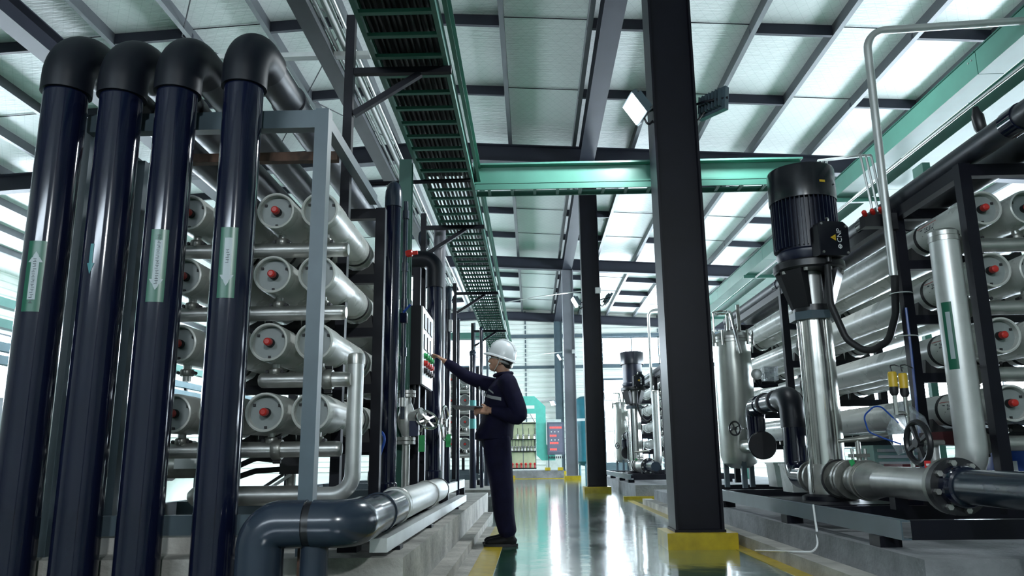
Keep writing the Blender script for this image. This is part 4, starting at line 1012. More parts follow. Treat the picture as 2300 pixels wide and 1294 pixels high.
    build('pipe', MB().tube(fillet([(2.535, y(4.66), 2.02), (2.535, y(4.66), .62), (2.535, y(5.05), .62)], .16, 10), .084, 30), galv, t)
    build('cap', MB().lathe((2.535, y(4.66), 2.0), (0,0,1), [(.084,0),(.088,.0),(.088,.03),(.084,.034),(.086,.06),(.07,.075),(0,.08)], 30), steel_dull, t)
    if fine:
        s = wrap_patch((2.535, y(4.66)), .0852, R(-52), lambda zz: .03, [1.22, 1.42, 1.62], sticker, 'flow_sticker', t)
        wrap_patch((2.535, y(4.66)), .0862, R(-50), lambda zz: .013, [1.28, 1.56], sticker_w, 'sticker_field', s, 4)
    # motor cable and its conduit
    p0 = V((X+.045, y(6.02), 2.20))
    tag(build('motor_cable', MB().tube(fillet([p0, (X+.03, y(5.99), 1.88), (X+.11, y(5.96), 1.60), (X+.22, y(5.86), 1.475), (X+.31, y(5.70), 1.55), (X+.325, y(5.58), 1.72), (X+.30, y(5.47), 2.02)], .14, 6), .026, 12), rubber), 'thick black cable looping from the %s pump motor to its conduit' % w, 'cable')
    t = T('conduit', 'silver bent conduit rising beside the %s rack to the trunking' % w, 'conduit', (2.59, y(5.48), 1.95))
    build('tube', MB().tube(fillet([(2.59, y(5.47), 1.98), (2.60, y(5.47), 3.90), (3.84, y(5.47), 3.96)], .16, 10), .030, 14), galv, t)
    build('clip', MB().box((2.615, y(5.44), 2.32), (2.653, y(5.50), 2.44)), black, t)
right_skid(0, False)
right_skid(11.5, True)

# ---------------------------------------------------------------- fittings on the near right skid only
handwheel('valve_handwheel', 'black spoked handwheel of the gear operated valve at lower right', (2.315, 4.83, .805), (-1, -.10, 0), .122, black, .018, 4, .16)
t = T('gear_operator', 'dark red gear box behind the black handwheel at lower right', 'gear box', (2.45, 4.85, .70))
build('box', MB().prism([(-.11,-.03),(.09,-.045),(.12,-.03),(.12,.03),(.09,.045),(-.11,.035)], (2.50, 4.96, .83), (1,0,0), (0,0,1), .10), mat('dark_red', (.05,.012,.014), .35), t)
build('neck', MB().cyl((2.44, 4.91, .66), (2.44, 4.91, .80), .035, 14), galv, t)
t = T('hanging_tag', 'red tag with white printing hanging below the black handwheel', 'tag', (2.29, 4.72, .62))
build('card', MB().box((2.275, 4.70, .615), (2.312, 4.704, .70)), red_tag, t)
for k in range(3): build('print_mark', MB().box((2.283, 4.6975, .628+.022*k), (2.304, 4.700, .640+.022*k)), white_p, t)
for k in range(2):
    x = 2.285 + k*.065
    t = T('pressure_transmitter', ['left', 'right'][k] + ' yellow capped transmitter above the suction pipe', 'transmitter', (x, 5.0, 1.0))
    build('cap', MB().lathe((x, 5.0, 1.155-.01*k), (0,0,1), [(0,0),(.027,0),(.027,.085),(.022,.095),(0,.095)], 18), yel_plastic, t)
    build('base', MB().lathe((x, 5.0, 1.10-.01*k), (0,0,1), [(0,0),(.018,0),(.028,.02),(.028,.055),(0,.055)], 18), black, t)
    build('stem', MB().cyl((x, 5.0, .98), (x, 5.0, 1.10-.01*k), .014, 10), stainless, t)
    build('wire', MB().tube(fillet([(x, 5.0, 1.25), (x-.01, 5.0, 1.29), (x+.05, 5.06, 1.30), (x+.28, 5.44, 1.32)], .03, 5), .004, 6), cable_m, t)
tag(build('gauge_pipe', MB().tube(fillet([(2.35, 5.0, .66), (2.35, 5.0, .99), (2.28, 5.0, .99)], .03), .013, 10), stainless), 'thin steel gauge pipe under the two yellow capped transmitters', 'pipe')
# clear plastic bag tied over a gauge
mb = MB(); vs = []; fs = []; rows = [(1.07, .024, .02), (1.02, .05, .04), (.96, .10, .065), (.89, .13, .08), (.82, .14, .075), (.74, .12, .055)]
for i, (z, rx, ry) in enumerate(rows):
    for k in range(16):
        a = 2*math.pi*k/16; f = 1 + .16*math.sin(3*a + i*1.7) + .07*math.sin(7*a + i)
        vs.append((2.355 + .02*i*.5 + rx*f*math.cos(a), 5.06 + ry*f*math.sin(a), z + .01*math.sin(2*a + i)))
for i in range(len(rows)-1):
    for k in range(16): fs.append((i*16+k, i*16+(k+1) % 16, (i+1)*16+(k+1) % 16, (i+1)*16+k))
tag(build('plastic_bag', mb.add(vs, fs), film, None, 20), 'clear crumpled plastic bag tied over a gauge above the suction pipe', 'bag')
tag(build('blue_wire', MB().tube(fillet([(2.30, 5.02, .93), (2.20, 5.06, 1.06), (2.12, 5.1, .98), (2.14, 5.1, .88), (2.22, 5.08, .84), (2.30, 5.02, .80)], .05, 6), .0055, 6), blue_p), 'thin blue wire looped in the air left of the plastic bag', 'wire')
tag(build('blue_wire', MB().tube([(2.655, 5.48, 1.75), (2.650, 5.47, 1.40), (2.645, 5.48, 1.0), (2.63, 5.46, .62)], .009, 6), blue_p), 'blue wire strapped down the side of the near right rack post', 'wire')
for z in (1.55, 1.86): tag(build('cable_tie', MB().torus((2.655, 5.53, z), (0,0,1), .075, .004, 24, 5), white_p), ('lower' if z < 1.7 else 'upper') + ' white cable tie round the near right rack post', 'cable tie')
# sampling tubes with red taps on the rack
for k in range(3):
    x = 2.42 + .04*k
    tag(build('sampling_tube', MB().tube(fillet([(x+.24, 6.98, 3.0), (x+.22, 6.75, 3.36), (x+.10, 5.62, 2.955), (x+.135, 5.6, 2.50)], .03, 5), .0095, 8), galv), ['left', 'middle', 'right'][k] + ' one of three thin bent steel sampling tubes right of the motor', 'tube')
    tag(build('red_tap', MB().lathe((x+.055+.02*k, 5.55, 2.455+.012*k), (-.5,-.8,.3), [(0,0),(.016,0),(.018,.02),(.018,.05),(.012,.06),(0,.06)], 10), red), ['left', 'middle', 'right'][k] + ' one of three small red taps below the sampling tubes', 'tap')
tag(build('tap_block', MB().box((2.46, 5.535, 2.37), (2.652, 5.62, 2.46)), black), 'black valve block under the red taps on the rack', 'valve block')
t = T('spot_camera', 'small black camera on a stalk above the near right rack', 'camera', (3.08, 5.3, 2.67))
build('stalk', MB().cyl((3.10, 5.28, 2.67), (3.24, 5.28, 2.98), .018, 10), black, t)
build('body', MB().lathe((3.24, 5.28, 2.98), (-.1, 0, 1), [(0,0),(.03,0),(.042,.03),(.042,.12),(.03,.15),(.02,.19),(0,.2)], 14), black, t)
tag(build('thin_conduit', MB().tube([(3.2, 3.6, 3.16), (3.2, 5.3, 3.19), (3.22, 7.5, 3.22), (3.25, 11.0, 3.25)], .012, 8), galv), 'thin pale conduit strung along above the near right rack', 'conduit')
t = T('green_bracket', 'green angle bracket standing on the header pipes of the near right rack', 'bracket', (3.1, 5.9, 2.68))
build('plate', MB().box((3.10, 5.86, 2.68), (3.16, 6.02, 2.98)), teal, t); build('arm', MB().box((3.16, 5.9, 2.90), (3.45, 5.98, 2.96)), teal, t)
# background right: drum, crates
t = T('blue_drum', 'blue plastic drum at the lower right edge behind the rack post', 'drum', (3.72, 6.2, .24))
build('body', MB().lathe((3.72, 6.2, .24), (0,0,1), [(0,0),(.22,0),(.25,.03),(.25,.28),(.262,.30),(.262,.33),(.25,.35),(.25,.55),(.20,.58),(0,.58)], 28), blue_p, t)
s = None
build('label', MB().box((3.36, 5.63, .66), (3.43, 5.64, .80)) if False else MB().box((3.53, 5.995, .55), (3.60, 6.0, .68)), white_p, t)
t = T('louvre_box', 'pale green slatted box behind the silver riser', 'box', (3.3, 7.2, .24))
build('frame', MB().box((3.05, 7.2, .405), (3.55, 7.5, .82)), mat('mint', (.25,.42,.36), .5), t)
for k in range(7): build('slat', MB().box((3.08, 7.18, .43+.055*k), (3.52, 7.2, .455+.055*k)), white_v, t)
for i, (x, yy, lab) in enumerate(((2.95, 6.2, 'dark red crate seen under the near right vessels'), (2.55, 7.6, 'white bin on the skid floor behind the pump'), (2.8, 8.9, 'silver pipe offcut box low behind the discharge pipe'))):
    tt = T('floor_crate', lab, 'crate', (x, yy, .405))
    m_ = [mat('crate_red', (.14,.02,.03), .5), white_v, steel_dull][i]
    build('body', MB().prism([(-.16,0),(.16,0),(.18,.24),(-.18,.24)], (x, yy+.15, .405), (1,0,0), (0,0,1), .3), m_, tt)
    build('rim', MB().box((x-.19, yy-.16, .645), (x+.19, yy+.16, .665)), m_, tt)
tag(build('white_wire', MB().tube(fillet([(1.905, 5.55, .41), (1.895, 5.5, .26), (1.86, 5.4, .12), (1.75, 5.6, .10), (1.72, 6.4, .02)], .05, 5), .007, 6), white_p), 'thin white wire trailing down from the near right skid to the column base', 'wire')
# ================================================================== far end of the aisle
t = T('display_arch', 'teal arched display frame with shelves at the end of the aisle', 'display', (-.3, 30, 0))
build('frame', MB().prism([(-.95,0),(-.95,2.75),(.20,2.75),(.62,2.35),(.62,.95),(.95,.62),(.95,.35),(.45,.35),(.25,.55),(.25,2.1),(-.75,2.1),(-.75,0)], (-.10, 30.1, .30), (1,0,0), (0,0,1), .2), mat('frame_teal', (.10,.46,.38), .4), t)
build('white_stripe', MB().box((-.95, 29.885, 2.58), (.10, 29.9, 2.70)), white_p, t)
bd = build('back_board', MB().box((-.84, 29.98, .34), (.14, 30.0, 2.08)), cream, t)
for z in (.36, .98, 1.42, 2.02): build('shelf', MB().box((-.84, 29.72, z), (.14, 29.98, z+.03)), steel_dk, t)
for x in (-.84, -.35, .12): build('upright', MB().box((x-.012, 29.72, .34), (x+.012, 29.745, 2.05)), steel_gr, t)
for r_, (z, n, m_) in enumerate(((1.45, 5, steel_dull), (1.01, 8, cast), (.39, 6, red))):
    for k in range(n):
        x = -.76 + k*(.84/(n-1)); o = T('display_fitting', ['first', 'second', 'third', 'fourth', 'fifth', 'sixth', 'seventh', 'eighth'][k] + ' ' + ['steel', 'dark', 'red'][r_] + ' fitting from the left on the %s shelf of the teal display' % ['top', 'middle', 'bottom'][r_], 'fitting', (x, 29.84, z), 'fittings on the teal display shelves')
        build('foot', MB().cyl((x, 29.84, z), (x, 29.84, z+.10), .035, 10), m_, o); build('head', MB().ball((x, 29.84, z+.14), .05, n=10, m=6), m_, o)
        if r_ < 2: build('stem', MB().cyl((x, 29.84, z+.16), (x, 29.84, z+.40), .008, 6), steel_dk, o)
t = T('display_board_base', 'long grey base slab with yellow feet under the far display', 'base', (.2, 30, 0))
build('slab', MB().box((-3.5, 29.5, 0), (1.15, 31.0, .29)), concrete_dk, t)
for x in (-.75, .55, 1.02): build('yellow_foot', MB().box((x-.1, 29.47, 0.29 if x > 0 else 0), (x+.1, 29.5 if x < 0 else 29.6, .40 if x > 0 else .12)), yellow, t)
tag(build('floor_stripe', MB().box((-3.5, 29.3, 0), (1.15, 29.47, .02)), yellow), 'yellow floor stripe in front of the far display base', 'floor marking')
t = T('status_board', 'dark status board with rows of red lettering beside the third column', 'board', (.86, 29.8, .29))
build('panel', MB().box((.56, 29.8, .86), (1.19, 29.86, 2.06)), mat('board_grey', (.10,.11,.15), .4), t)
sc = build('screen', MB().box((.62, 29.79, .95), (1.13, 29.8, 1.98)), mat('board_face', (.16,.16,.22), .4), t)
for zz, n in ((1.82, 7), (1.52, 4), (1.25, 5), (1.02, 4)):
    for k in range(n): build('red_character', MB().box((.66+k*.066, 29.784, zz), (.71+k*.066, 29.79, zz+.07)), led_red, sc)
for zz in (1.68, 1.38):
    for k in range(3): build('white_mark', MB().box((.70+k*.13, 29.784, zz), (.74+k*.13, 29.79, zz+.04)), white_p, sc)
build('post', MB().box((.58, 29.81, .30), (.62, 29.85, .86)), steel_gr, t); build('post', MB().box((1.12, 29.81, .30), (1.16, 29.85, .86)), steel_gr, t)
for k in range(8): build('lower_mark', MB().box((.60+k*.07, 29.79, .72), (.64+k*.07, 29.8, .80)), black, t)
t = T('blue_tank', 'tall teal-blue cylindrical tank between the second and third columns', 'tank', (2.0, 30.5, 0))
build('body', MB().lathe((2.02, 30.5, 0), (0,0,1), [(0,.42),(.2,.46),(.40,.60),(.40,2.75),(.32,2.95),(.15,3.05),(0,3.07)], 28), tank_blue, t)
build('white_band', MB().lathe((2.02, 30.5, 2.10), (0,0,1), [(.401,0),(.408,0),(.408,.10),(.401,.10)], 28), white_p, t)
for k in range(3):
    a = 2*math.pi*k/3+.5; build('leg', MB().cyl((2.02+.25*math.cos(a), 30.5+.25*math.sin(a), 0), (2.02+.25*math.cos(a), 30.5+.25*math.sin(a), .6), .04, 8), tank_blue, t)
t = T('wall_cabinet', 'pale cabinet standing against the end wall right of the display', 'cabinet', (.9, 33, 0))
build('body', MB().box((.55, 32.7, 0), (1.2, 33.3, 2.3)), mat('pale_cab', (.55,.57,.56), .5), t); build('door', MB().box((.58, 32.68, .1), (1.17, 32.7, 2.2)), white_v, t)
tag(build('round_sign', MB().lathe((2.05, 39.165, 5.75), (0,-1,0), [(0,0),(.26,0),(.26,.02),(0,.02)], 24), white_p), 'round white sign high on the end wall between the columns', 'sign')
tag(build('wall_cable', MB().tube(fillet([(-.2, 39.1, 3.55), (-.1, 39.1, 2.9), (.12, 39.1, 2.5), (.18, 39.1, 2.1)], .2, 5), .018, 6), cable_m), 'thin dark cable hanging down the end wall behind the worker', 'cable')
# left background racks and posts seen between the worker and the dark pipes
t = T('ladder_stair', 'thin steel access ladder near the end wall, left of the worker', 'ladder', (-1.6, 24, 0))
for x in (-1.75, -1.35): build('stile', MB().box((x-.03, 24, 0), (x+.03, 24.06, 4.9)), steel_gr, t)
for k in range(14): build('rung', MB().cyl((-1.72, 24.03, .3+.32*k), (-1.38, 24.03, .3+.32*k), .014, 6), steel_gr, t)
t = T('far_pipe', 'thick pale horizontal pipe on legs far behind the control panel', 'pipe', (-2, 22, 0))
build('pipe', MB().cyl((-3.2, 22.0, 2.35), (-.75, 22.0, 2.35), .12, 16), galv, t)
for x in (-2.9, -1.1): build('leg', MB().box((x-.04, 21.96, 0), (x+.04, 22.04, 2.24)), steel_gr, t)
tag(build('far_teal_beam', MB().box((-3.6, 25.0, 4.55), (-1.2, 25.2, 4.75)), teal), 'short teal beam high beside the far end of the ladder tray', 'beam')
t = T('far_pump', 'farthest black motor pump seen behind the second pump', 'pump', (2.2, 28, 0))
build('motor', MB().lathe((2.2, 26.5, 0), (0,0,1), [(0,2.0),(.2,2.0),(.27,2.1),(.27,2.85),(.2,3.0),(0,3.0)], 24), motor_m, t)
build('tube', MB().cyl((2.2, 26.5, 0), (2.2, 26.5, 2.0), .14, 20), stainless, t)
# conduits under the roof at upper left
for k, (x, z, r_) in enumerate(((-1.50, 4.105, .034), (-1.57, 4.09, .016), (-1.43, 4.09, .014))):
    tag(build('roof_conduit', MB().tube([(x, 3.0, z), (x, 9.0, z), (x, 15.0, z)], r_, 12), white_p if k == 0 else galv), ['thickest white', 'middle galvanised', 'thinnest galvanised'][k] + ' overhead conduit left of the ladder tray', 'conduit')
t = T('conduit_hanger', 'slim steel channel carrying the overhead conduits at upper left', 'hanger', (-1.9, 5.9, 4.05))
build('channel', MB().box((-3.4, 5.88, 4.03), (-1.3, 5.95, 4.07)), galv, t)
tag(build('cable_channel', MB().box((-1.74, 3.0, 4.02), (-1.60, 15.0, 4.10)), steel_purlin), 'flat galvanised channel running beside the overhead conduits at upper left', 'channel')
t = T('spray_drop', 'dark drop pipe with a valve hanging beside the nearest tray post', 'pipe', (-1.38, 5.6, 2.6))
build('pipe', MB().cyl((-1.38, 5.6, 2.6), (-1.38, 5.6, 3.28), .016, 10), steel_dk, t); build('valve', MB().lathe((-1.38, 5.6, 3.22), (0,0,1), [(0,0),(.022,0),(.026,.03),(.04,.05),(.04,.12),(.03,.16),(.035,.22),(0,.24)], 14), black, t)
# ================================================================== the worker
def loft(rings, n=28):          # rings: (cx, cy, z, rx, ry)
    mb = MB(); vs = []; fs = []
    for cx, cy, z, rx, ry in rings:
        vs += [(cx + rx*math.cos(2*math.pi*k/n), cy + ry*math.sin(2*math.pi*k/n), z) for k in range(n)]
    for i in range(len(rings)-1):
        for k in range(n):
            q = (k+1) % n; fs.append((i*n+k, i*n+q, (i+1)*n+q, (i+1)*n+k))
    fs += [tuple(range(n))[::-1], tuple(range((len(rings)-1)*n, len(rings)*n))]
    return mb.add(vs, fs)
def merge(*ms):
    o = MB()
    for m in ms: o.add(m.v, m.f)
    return o
def limb(pts, radii, n=16):
    # smooth path through the joints with tapering radius, rounded ends
    P = [V(p) for p in pts]; out = []; rr = []
    for i in range(len(P)-1):
        p0, p1, p2, p3 = P[max(i-1,0)], P[i], P[i+1], P[min(i+2,len(P)-1)]
        for k in range(6):
            t = k/6
            out.append(((p1*2) + (p2-p0)*t + (p0*2-p1*5+p2*4-p3)*t*t + (p1*3-p0-p2*3+p3)*t**3)*.5); rr.append(radii[i]*(1-t) + radii[i+1]*t)
    out.append(P[-1]); rr.append(radii[-1])
    d0 = (out[0]-out[1]).normalized(); d1 = (out[-1]-out[-2]).normalized()
    out = [out[0]+d0*rr[0]*.7] + out + [out[-1]+d1*rr[-1]*.7]; rr = [rr[0]*.5] + rr + [rr[-1]*.5]
    return MB().tube(out, .01, n, True, rr)
def fuse(name, mb, m, parent, voxel, smooth=6):      # one continuous skin grown over the overlapping forms
    ob = build(name, mb, m, parent, 180)
    rm = ob.modifiers.new('remesh', 'REMESH'); rm.mode = 'VOXEL'; rm.voxel_size = voxel; rm.use_smooth_shade = True
    sm = ob.modifiers.new('smooth', 'SMOOTH'); sm.iterations = smooth; sm.factor = .5
    dg = bpy.context.evaluated_depsgraph_get(); dg.update()
    me = bpy.data.meshes.new_from_object(ob.evaluated_get(dg))
    old = ob.data; ob.modifiers.clear(); ob.data = me; bpy.data.meshes.remove(old); me.name = name
    me.materials.clear(); me.materials.append(m)
    me.polygons.foreach_set('use_smooth', [True]*len(me.polygons))
    return ob

WY = 7.10
man = T('person', 'worker in white hard hat and dark navy coverall pressing a control panel button', 'person', (-.25, WY, 0))
YAWH, TILT = R(14), R(12)                       # head turned away to the panel and tilted up
HC = V((-.275, WY, 1.60))
def hd(x, y, z):                                # head-local (front -x) to world
    a = TILT; x, z = x*math.cos(a) + z*math.sin(a), z*math.cos(a) - x*math.sin(a)
    c, s = math.cos(YAWH), math.sin(YAWH)
    x, y = x*c - y*(-s), -x*s*1.0 + y*c if False else (x*(-s) + y*c)
    return HC + V((x, y, z))
def hmap(mb):
    mb.v = [tuple(hd(*p)) for p in mb.v]; return mb
def B(c, rx, ry, rz): return MB().ball(c, rx, ry, rz, 20, 14)
head = merge(B((.012,0,.062), .098, .078, .100), B((-.030,0,.0), .070, .066, .085), B((-.052,0,-.052), .046, .046, .042), B((-.070,0,-.070), .026, .028, .022),
             B((-.098,0,.000), .020, .013, .026), B((-.110,0,-.012), .014, .014, .011), B((-.085,0,.042), .022, .050, .014),
             B((-.092,0,-.040), .014, .022, .006), B((-.091,0,-.049), .013, .020, .006), B((-.070,.034,-.008), .028, .026, .028), B((-.070,-.034,-.008), .028, .026, .028),
             MB().ball((.016,-.078,.008), .020, .010, .034), MB().ball((.016,.078,.008), .020, .010, .034))
hmap(head)
neck = limb([(-.235, WY, 1.40), (-.25, WY, 1.48), tuple(hd(.02, 0, -.03))], [.066, .060, .062])
trunk = loft([(-.31, WY, .80, .10, .13), (-.30, WY, 1.0, .10, .14), (-.27, WY, 1.25, .11, .16), (-.25, WY, 1.40, .08, .15)], 20)
# joints
shN, elN, wrN = V((-.205, 6.90, 1.375)), V((-.118, 6.845, 1.10)), V((-.350, 6.895, 1.150))
shF, elF, wrF = V((-.320, 7.295, 1.395)), V((-.590, 7.335, 1.490)), V((-.790, 7.300, 1.625))
def hand(wr, d, up, side, curls, thumb_dir, scale=1.0):
    # wr: wrist, d: direction of the palm, up: back of the hand, side: towards the thumb
    d, up, side = V(d).normalized(), V(up).normalized(), V(side).normalized(); s = scale; out = []
    pc = wr + d*.045*s
    out.append(MB().obox(pc, d*.040*s, side*.036*s, up*.012*s)); out.append(limb([wr - d*.03*s, wr + d*.02*s], [.024*s, .025*s], 12))
    out.append(limb([wr + d*.01*s + side*.015*s, wr + d*.05*s + side*.03*s], [.018*s, .014*s], 10))
    for i, (ln, cu) in enumerate(zip((.072, .080, .075, .060), curls)):
        b = wr + d*.083*s + side*(.028 - .0187*i)*s; p = b - d*.02*s; pts = [p, b]; ang = 0
        for seg in (.45, .32, .26):
            ang += cu*(.8 if seg == .45 else 1.0)
            dirv = d*math.cos(ang) - up*math.sin(ang); b = b + dirv*ln*seg*s; pts.append(b)
        out.append(limb(pts, [.0098*s, .0098*s, .0092*s, .0085*s, .0075*s], 10))
    tb = wr + d*.028*s + side*.030*s; t1 = tb + V(thumb_dir).normalized()*.034*s; t2 = t1 + (V(thumb_dir).normalized()*.6 + d*.6).normalized()*.028*s
    out.append(limb([tb - side*.01*s, tb, t1, t2], [.013*s, .0125*s, .0105*s, .0085*s], 10))
    return merge(*out)
dF = V((-.80, -.06, .58))
handF = hand(wrF + dF*.02, dF, (.55, -.10, .80), (.05, -1, .0), (.25, .42, .55, .65), (-.55, -.60, .25), 1.0)
dN = V((-.98, .12, .08))
handN = hand(wrN + dN*.02, dN, (.05, -.75, .65), (.10, .55, .80), (.35, .45, .5, .55), (-.6, .35, .55), 1.0)
arms = merge(limb([shN, elN, wrN, wrN + dN*.03], [.045, .040, .028, .025]), limb([shF, elF, wrF, wrF + dF*.03], [.045, .040, .028, .025]))
AN, AF = V((-.222, 7.02, .09)), V((-.240, 7.20, .09))
KN, KF = V((-.272, 7.015, .50)), V((-.290, 7.195, .50))
HN, HF = V((-.315, 7.02, .90)), V((-.325, 7.18, .90))
legs = merge(limb([HN, KN, AN], [.085, .055, .04]), limb([HF, KF, AF], [.085, .055, .04]))
feet = merge(limb([AN + V((.02,0,-.02)), AN + V((-.10,0,-.05))], [.04, .03]), limb([AF + V((.02,0,-.02)), AF + V((-.10,0,-.05))], [.04, .03]))
body = fuse('body', merge(head, neck, trunk, handF, handN, arms, legs, feet), skin_m, man, .0042, 4)

# eyes, brows, lips, hair
for s in (-1, 1):
    e = MB().ball((-.092, s*.031, .018), .008, .014, .008, 12, 8); build('eye', hmap(e), white_v, man)
    build('pupil', hmap(MB().ball((-.0985, s*.031, .018), .003, .006, .006, 10, 6)), ink, man)
    build('eyebrow', hmap(MB().beam((-.103, s*.016, .040), (-.094, s*.048, .040), .007, .006)), hair_m, man)
build('lips', hmap(MB().ball((-.101, 0, -.045), .006, .019, .006, 12, 6)), mat('lips', (.36,.13,.11), .5), man)
hair = merge(B((.045,0,.030), .072, .076, .075), B((.060,0,-.005), .045, .062, .055), B((.0,-.066,.045), .030, .014, .028), B((.0,.066,.045), .030, .014, .028))
fuse('hair', hmap(hair), hair_m, man, .006, 3)
# safety glasses
gl = build('glasses', hmap(MB().beam((-.118, -.055, .030), (-.118, .055, .030), .006, .006)), galv, man)
for s in (-1, 1):
    build('lens', hmap(MB().obox((-.117, s*.034, .014), V((.002,0,0)), V((.004*s,.024,0)), V((0,0,.017)))), film, gl)
    build('temple', hmap(MB().beam((-.116, s*.056, .028), (.01, s*.079, .022), .004, .006)), galv, gl)

# hard hat: dome, ridge, brim, chin strap and rear adjuster
HT = R(20)
def ht(x, y, z):
    a = HT; x, z = x*math.cos(a) + z*math.sin(a), z*math.cos(a) - x*math.sin(a)
    c, s = math.cos(YAWH), math.sin(YAWH); x, y = x*c + y*s, -x*s + y*c
    return V((-.270, WY, 1.646)) + V((x, y, z))*1.09
def tmap(mb): mb.v = [tuple(ht(*p)) for p in mb.v]; return mb
n = 36; vs = []; fs = []; prof = []
for i in range(10):
    t = R(90)*i/9; prof.append((math.cos(t)**.82 if i < 9 else 0.0, .145*math.sin(t)**.95))
for shell in (1.0, .955):
    for f, z in prof[:-1]: vs += [(.122*f*shell*math.cos(2*math.pi*k/n), .105*f*shell*math.sin(2*math.pi*k/n), z*shell) for k in range(n)]
    vs.append((0, 0, .145*shell))
m9 = 9*n + 1
for o, flip in ((0, False), (m9, True)):
    for i in range(8):
        for k in range(n):
            q = (o+i*n+k, o+i*n+(k+1) % n, o+(i+1)*n+(k+1) % n, o+(i+1)*n+k); fs.append(q[::-1] if flip else q)
    for k in range(n):
        q = (o+8*n+k, o+8*n+(k+1) % n, o+9*n); fs.append(q[::-1] if flip else q)
for k in range(n): fs.append((k, m9+k, m9+(k+1) % n, (k+1) % n))
hat = build('hard_hat', tmap(MB().add(vs, fs)), helmet_m, man, 60)
vs = []; fs = []
for z in (.004, -.006):
    for k in range(n):
        a = 2*math.pi*k/n; fr = max(0, -math.cos(a))**2; out = 1.09 + .22*fr
        vs.append((.120*math.cos(a), .103*math.sin(a), z + .004)); vs.append((.122*out*math.cos(a), .105*(1.08+.04*fr)*math.sin(a), z - .006 - .012*fr))
for k in range(n):
    q = (k+1) % n; A, Bq = 2*k, 2*q; o = 2*n
    fs += [(A, Bq, Bq+1, A+1), (A+o, A+o+1, Bq+o+1, Bq+o), (A+1, Bq+1, Bq+1+o, A+1+o), (A, A+o, Bq+o, Bq)]
build('brim', tmap(MB().add(vs, fs)), helmet_m, hat, 60)
for s in (-.030, 0, .030):
    pts = [( .123*math.cos(t)*-1, s*(1-.2*abs(math.cos(t))), .146*math.sin(t)+.001) for t in [R(25)+R(120)*k/12 for k in range(13)]]
    build('crown_ridge', tmap(MB().tube(pts, .007, 8)), helmet_m, hat)
build('head_band', tmap(MB().tube([(.085*math.cos(a)+.01, .082*math.sin(a), -.035) for a in [R(-80)+R(160)*k/12 for k in range(13)]], .011, 8)), galv, hat)
build('adjuster', tmap(MB().cyl((.095, 0, -.04), (.115, 0, -.04), .022, 14)), galv, hat)
build('chin_strap', MB().tube([tuple(ht(.02, -.098, -.01)), tuple(hd(.0, -.082, -.03)), tuple(hd(-.03, -.055, -.085)), tuple(hd(-.045, 0, -.100))], .004, 6), white_v, hat)

# coverall: jacket and trousers
jac = merge(loft([(-.345, WY, .905, .172, .215), (-.340, WY, .95, .170, .215), (-.322, WY, 1.02, .158, .205), (-.300, WY, 1.10, .150, .200), (-.285, WY, 1.20, .152, .208), (-.272, WY, 1.30, .148, .215),
                  (-.260, WY, 1.37, .128, .205), (-.250, WY, 1.42, .098, .165), (-.246, WY, 1.455, .075, .098), (-.250, WY, 1.485, .070, .078)], 32),
            limb([shN + V((-.01,.05,.01)), shN, elN + V((.008,0,.0)), wrN + V((.06,0,-.012)), wrN + V((.015,0,0))], [.085, .086, .070, .052, .043], 20),
            limb([shF + V((.08,-.02,0)), shF, elF, wrF - V((-.05,0,.034)), wrF], [.090, .078, .060, .050, .042], 20),
            B((-.185, 7.0, 1.30), .075, .10, .11), B((-.16, WY, 1.20), .055, .15, .16), B((-.44, WY, .95), .075, .17, .06))
jk = fuse('jacket', jac, navy, man, .009, 5)
tro = merge(loft([(-.330, WY, .84, .120, .175), (-.330, WY, .93, .128, .185), (-.328, WY, 1.0, .125, .178)], 24),
            limb([HN + V((0,0,.02)), (-.300, 7.018, .72), KN, (-.255, 7.02, .28), AN + V((-.002,0,.025))], [.125, .122, .104, .090, .078], 20),
            limb([HF + V((0,0,.02)), (-.316, 7.185, .72), KF, (-.275, 7.20, .28), AF + V((-.002,0,.025))], [.120, .116, .098, .084, .074], 20))
tr = fuse('trousers', tro, navy, man, .009, 5)
build('collar', MB().tube([(-.255 + .080*math.cos(a), WY + .088*math.sin(a), 1.488 + .010*math.cos(a)) for a in [2*math.pi*k/24 for k in range(25)]], .016, 8), navy, man)
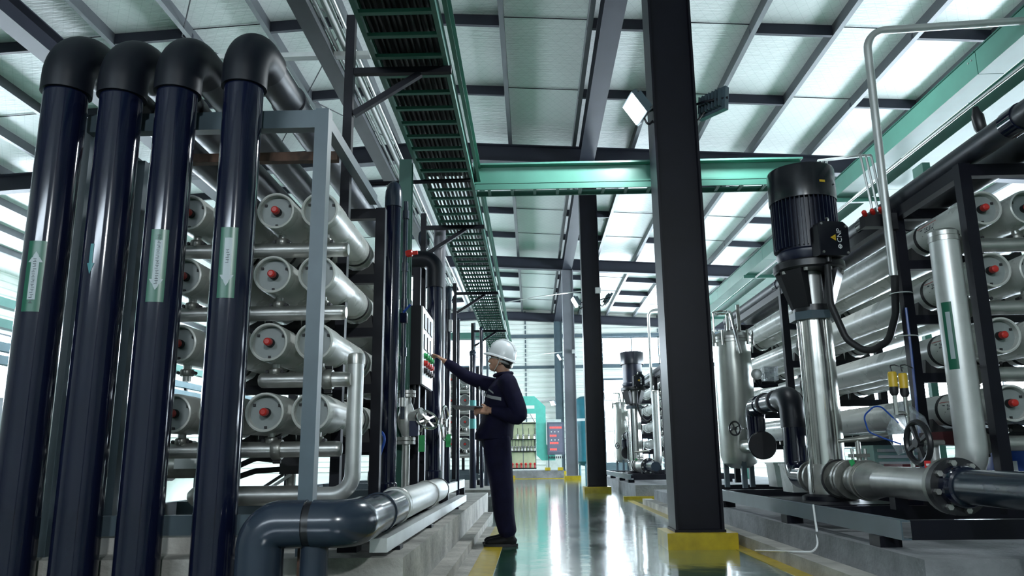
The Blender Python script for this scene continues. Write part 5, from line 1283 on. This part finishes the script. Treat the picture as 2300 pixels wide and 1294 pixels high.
# reflective tape and pocket flap lie on the camera side of the chest
def on_side(pts, name, m, wdt):
    rows_v = []; 
    for x, z in pts:
        rows_v.append((x, z))
    vs = []; fs = []
    for i, (x, z) in enumerate(rows_v):
        # find the jacket surface at this x, z by casting from the camera side
        for dz in (-wdt/2, wdt/2):
            ok, loc, nrm, _ = jk.ray_cast(V((x, 6.3, z + dz)) - ORG[jk.name], V((0, 1, 0)))
            vs.append(tuple((loc + ORG[jk.name] + V((0, -.004, 0))) if ok else V((x, 6.9, z+dz))))
    for i in range(len(rows_v)-1): fs.append((2*i, 2*i+2, 2*i+3, 2*i+1))
    return build(name, MB().add(vs, fs), m, jk)
on_side([(-.425 + .0175*k, 1.300 - .030*min(1, k/4) - .004*max(0, k-4)) for k in range(10)], 'reflective_tape', reflect_m, .028)
on_side([(-.385 + .012*k, 1.345 - .010*k) for k in range(5)], 'name_patch', reflect_m, .016)
on_side([(-.468 + .008*k, 1.372 - .020*k) for k in range(5)], 'reflective_tape', reflect_m, .030)
# shoes
for k, A in enumerate((AN, AF)):
    sh = merge(limb([A + V((.045,0,-.045)), A + V((.0,0,-.035)), A + V((-.09,0,-.052)), A + V((-.175,0,-.060))], [.042, .048, .044, .034], 16), limb([A + V((.01,0,-.02)), A + V((-.005,0,.045))], [.052, .055], 16))
    sh.v = [(x, y, max(z, .012)) for x, y, z in sh.v]
    s_ = fuse('shoe', sh, shoe_m, man, .007, 3)
    out = []
    for j in range(20):
        a = 2*math.pi*j/20; out.append((A.x - .065 + .150*math.cos(a), A.y + (.047 if math.cos(a) < 0 else .040)*math.sin(a)))
    build('sole', MB().prism(out, (0, 0, .001), (1,0,0), (0,1,0), .022), rubber, s_)
# tablet in the near hand
t = T('tablet', 'thin dark tablet held flat in the lowered hand of the worker', 'tablet', (-.58, 6.95, 1.175))
hb = wrN + dN*.10; ux = V((-.99, .05, .055)); uy = V((-.05, -.96, .10)).normalized(); c = hb + ux*.115 + V((0, .06, .018))
build('case', MB().obox(c, ux*.135, uy*.095, ux.cross(uy).normalized()*.005), black, t)
build('screen', MB().obox(c + V((0,0,.0055)), ux*.12, uy*.08, V((0,0,.001))), mat('tablet_screen', (.05,.06,.08), .1), t)
bpy.context.view_layer.update()
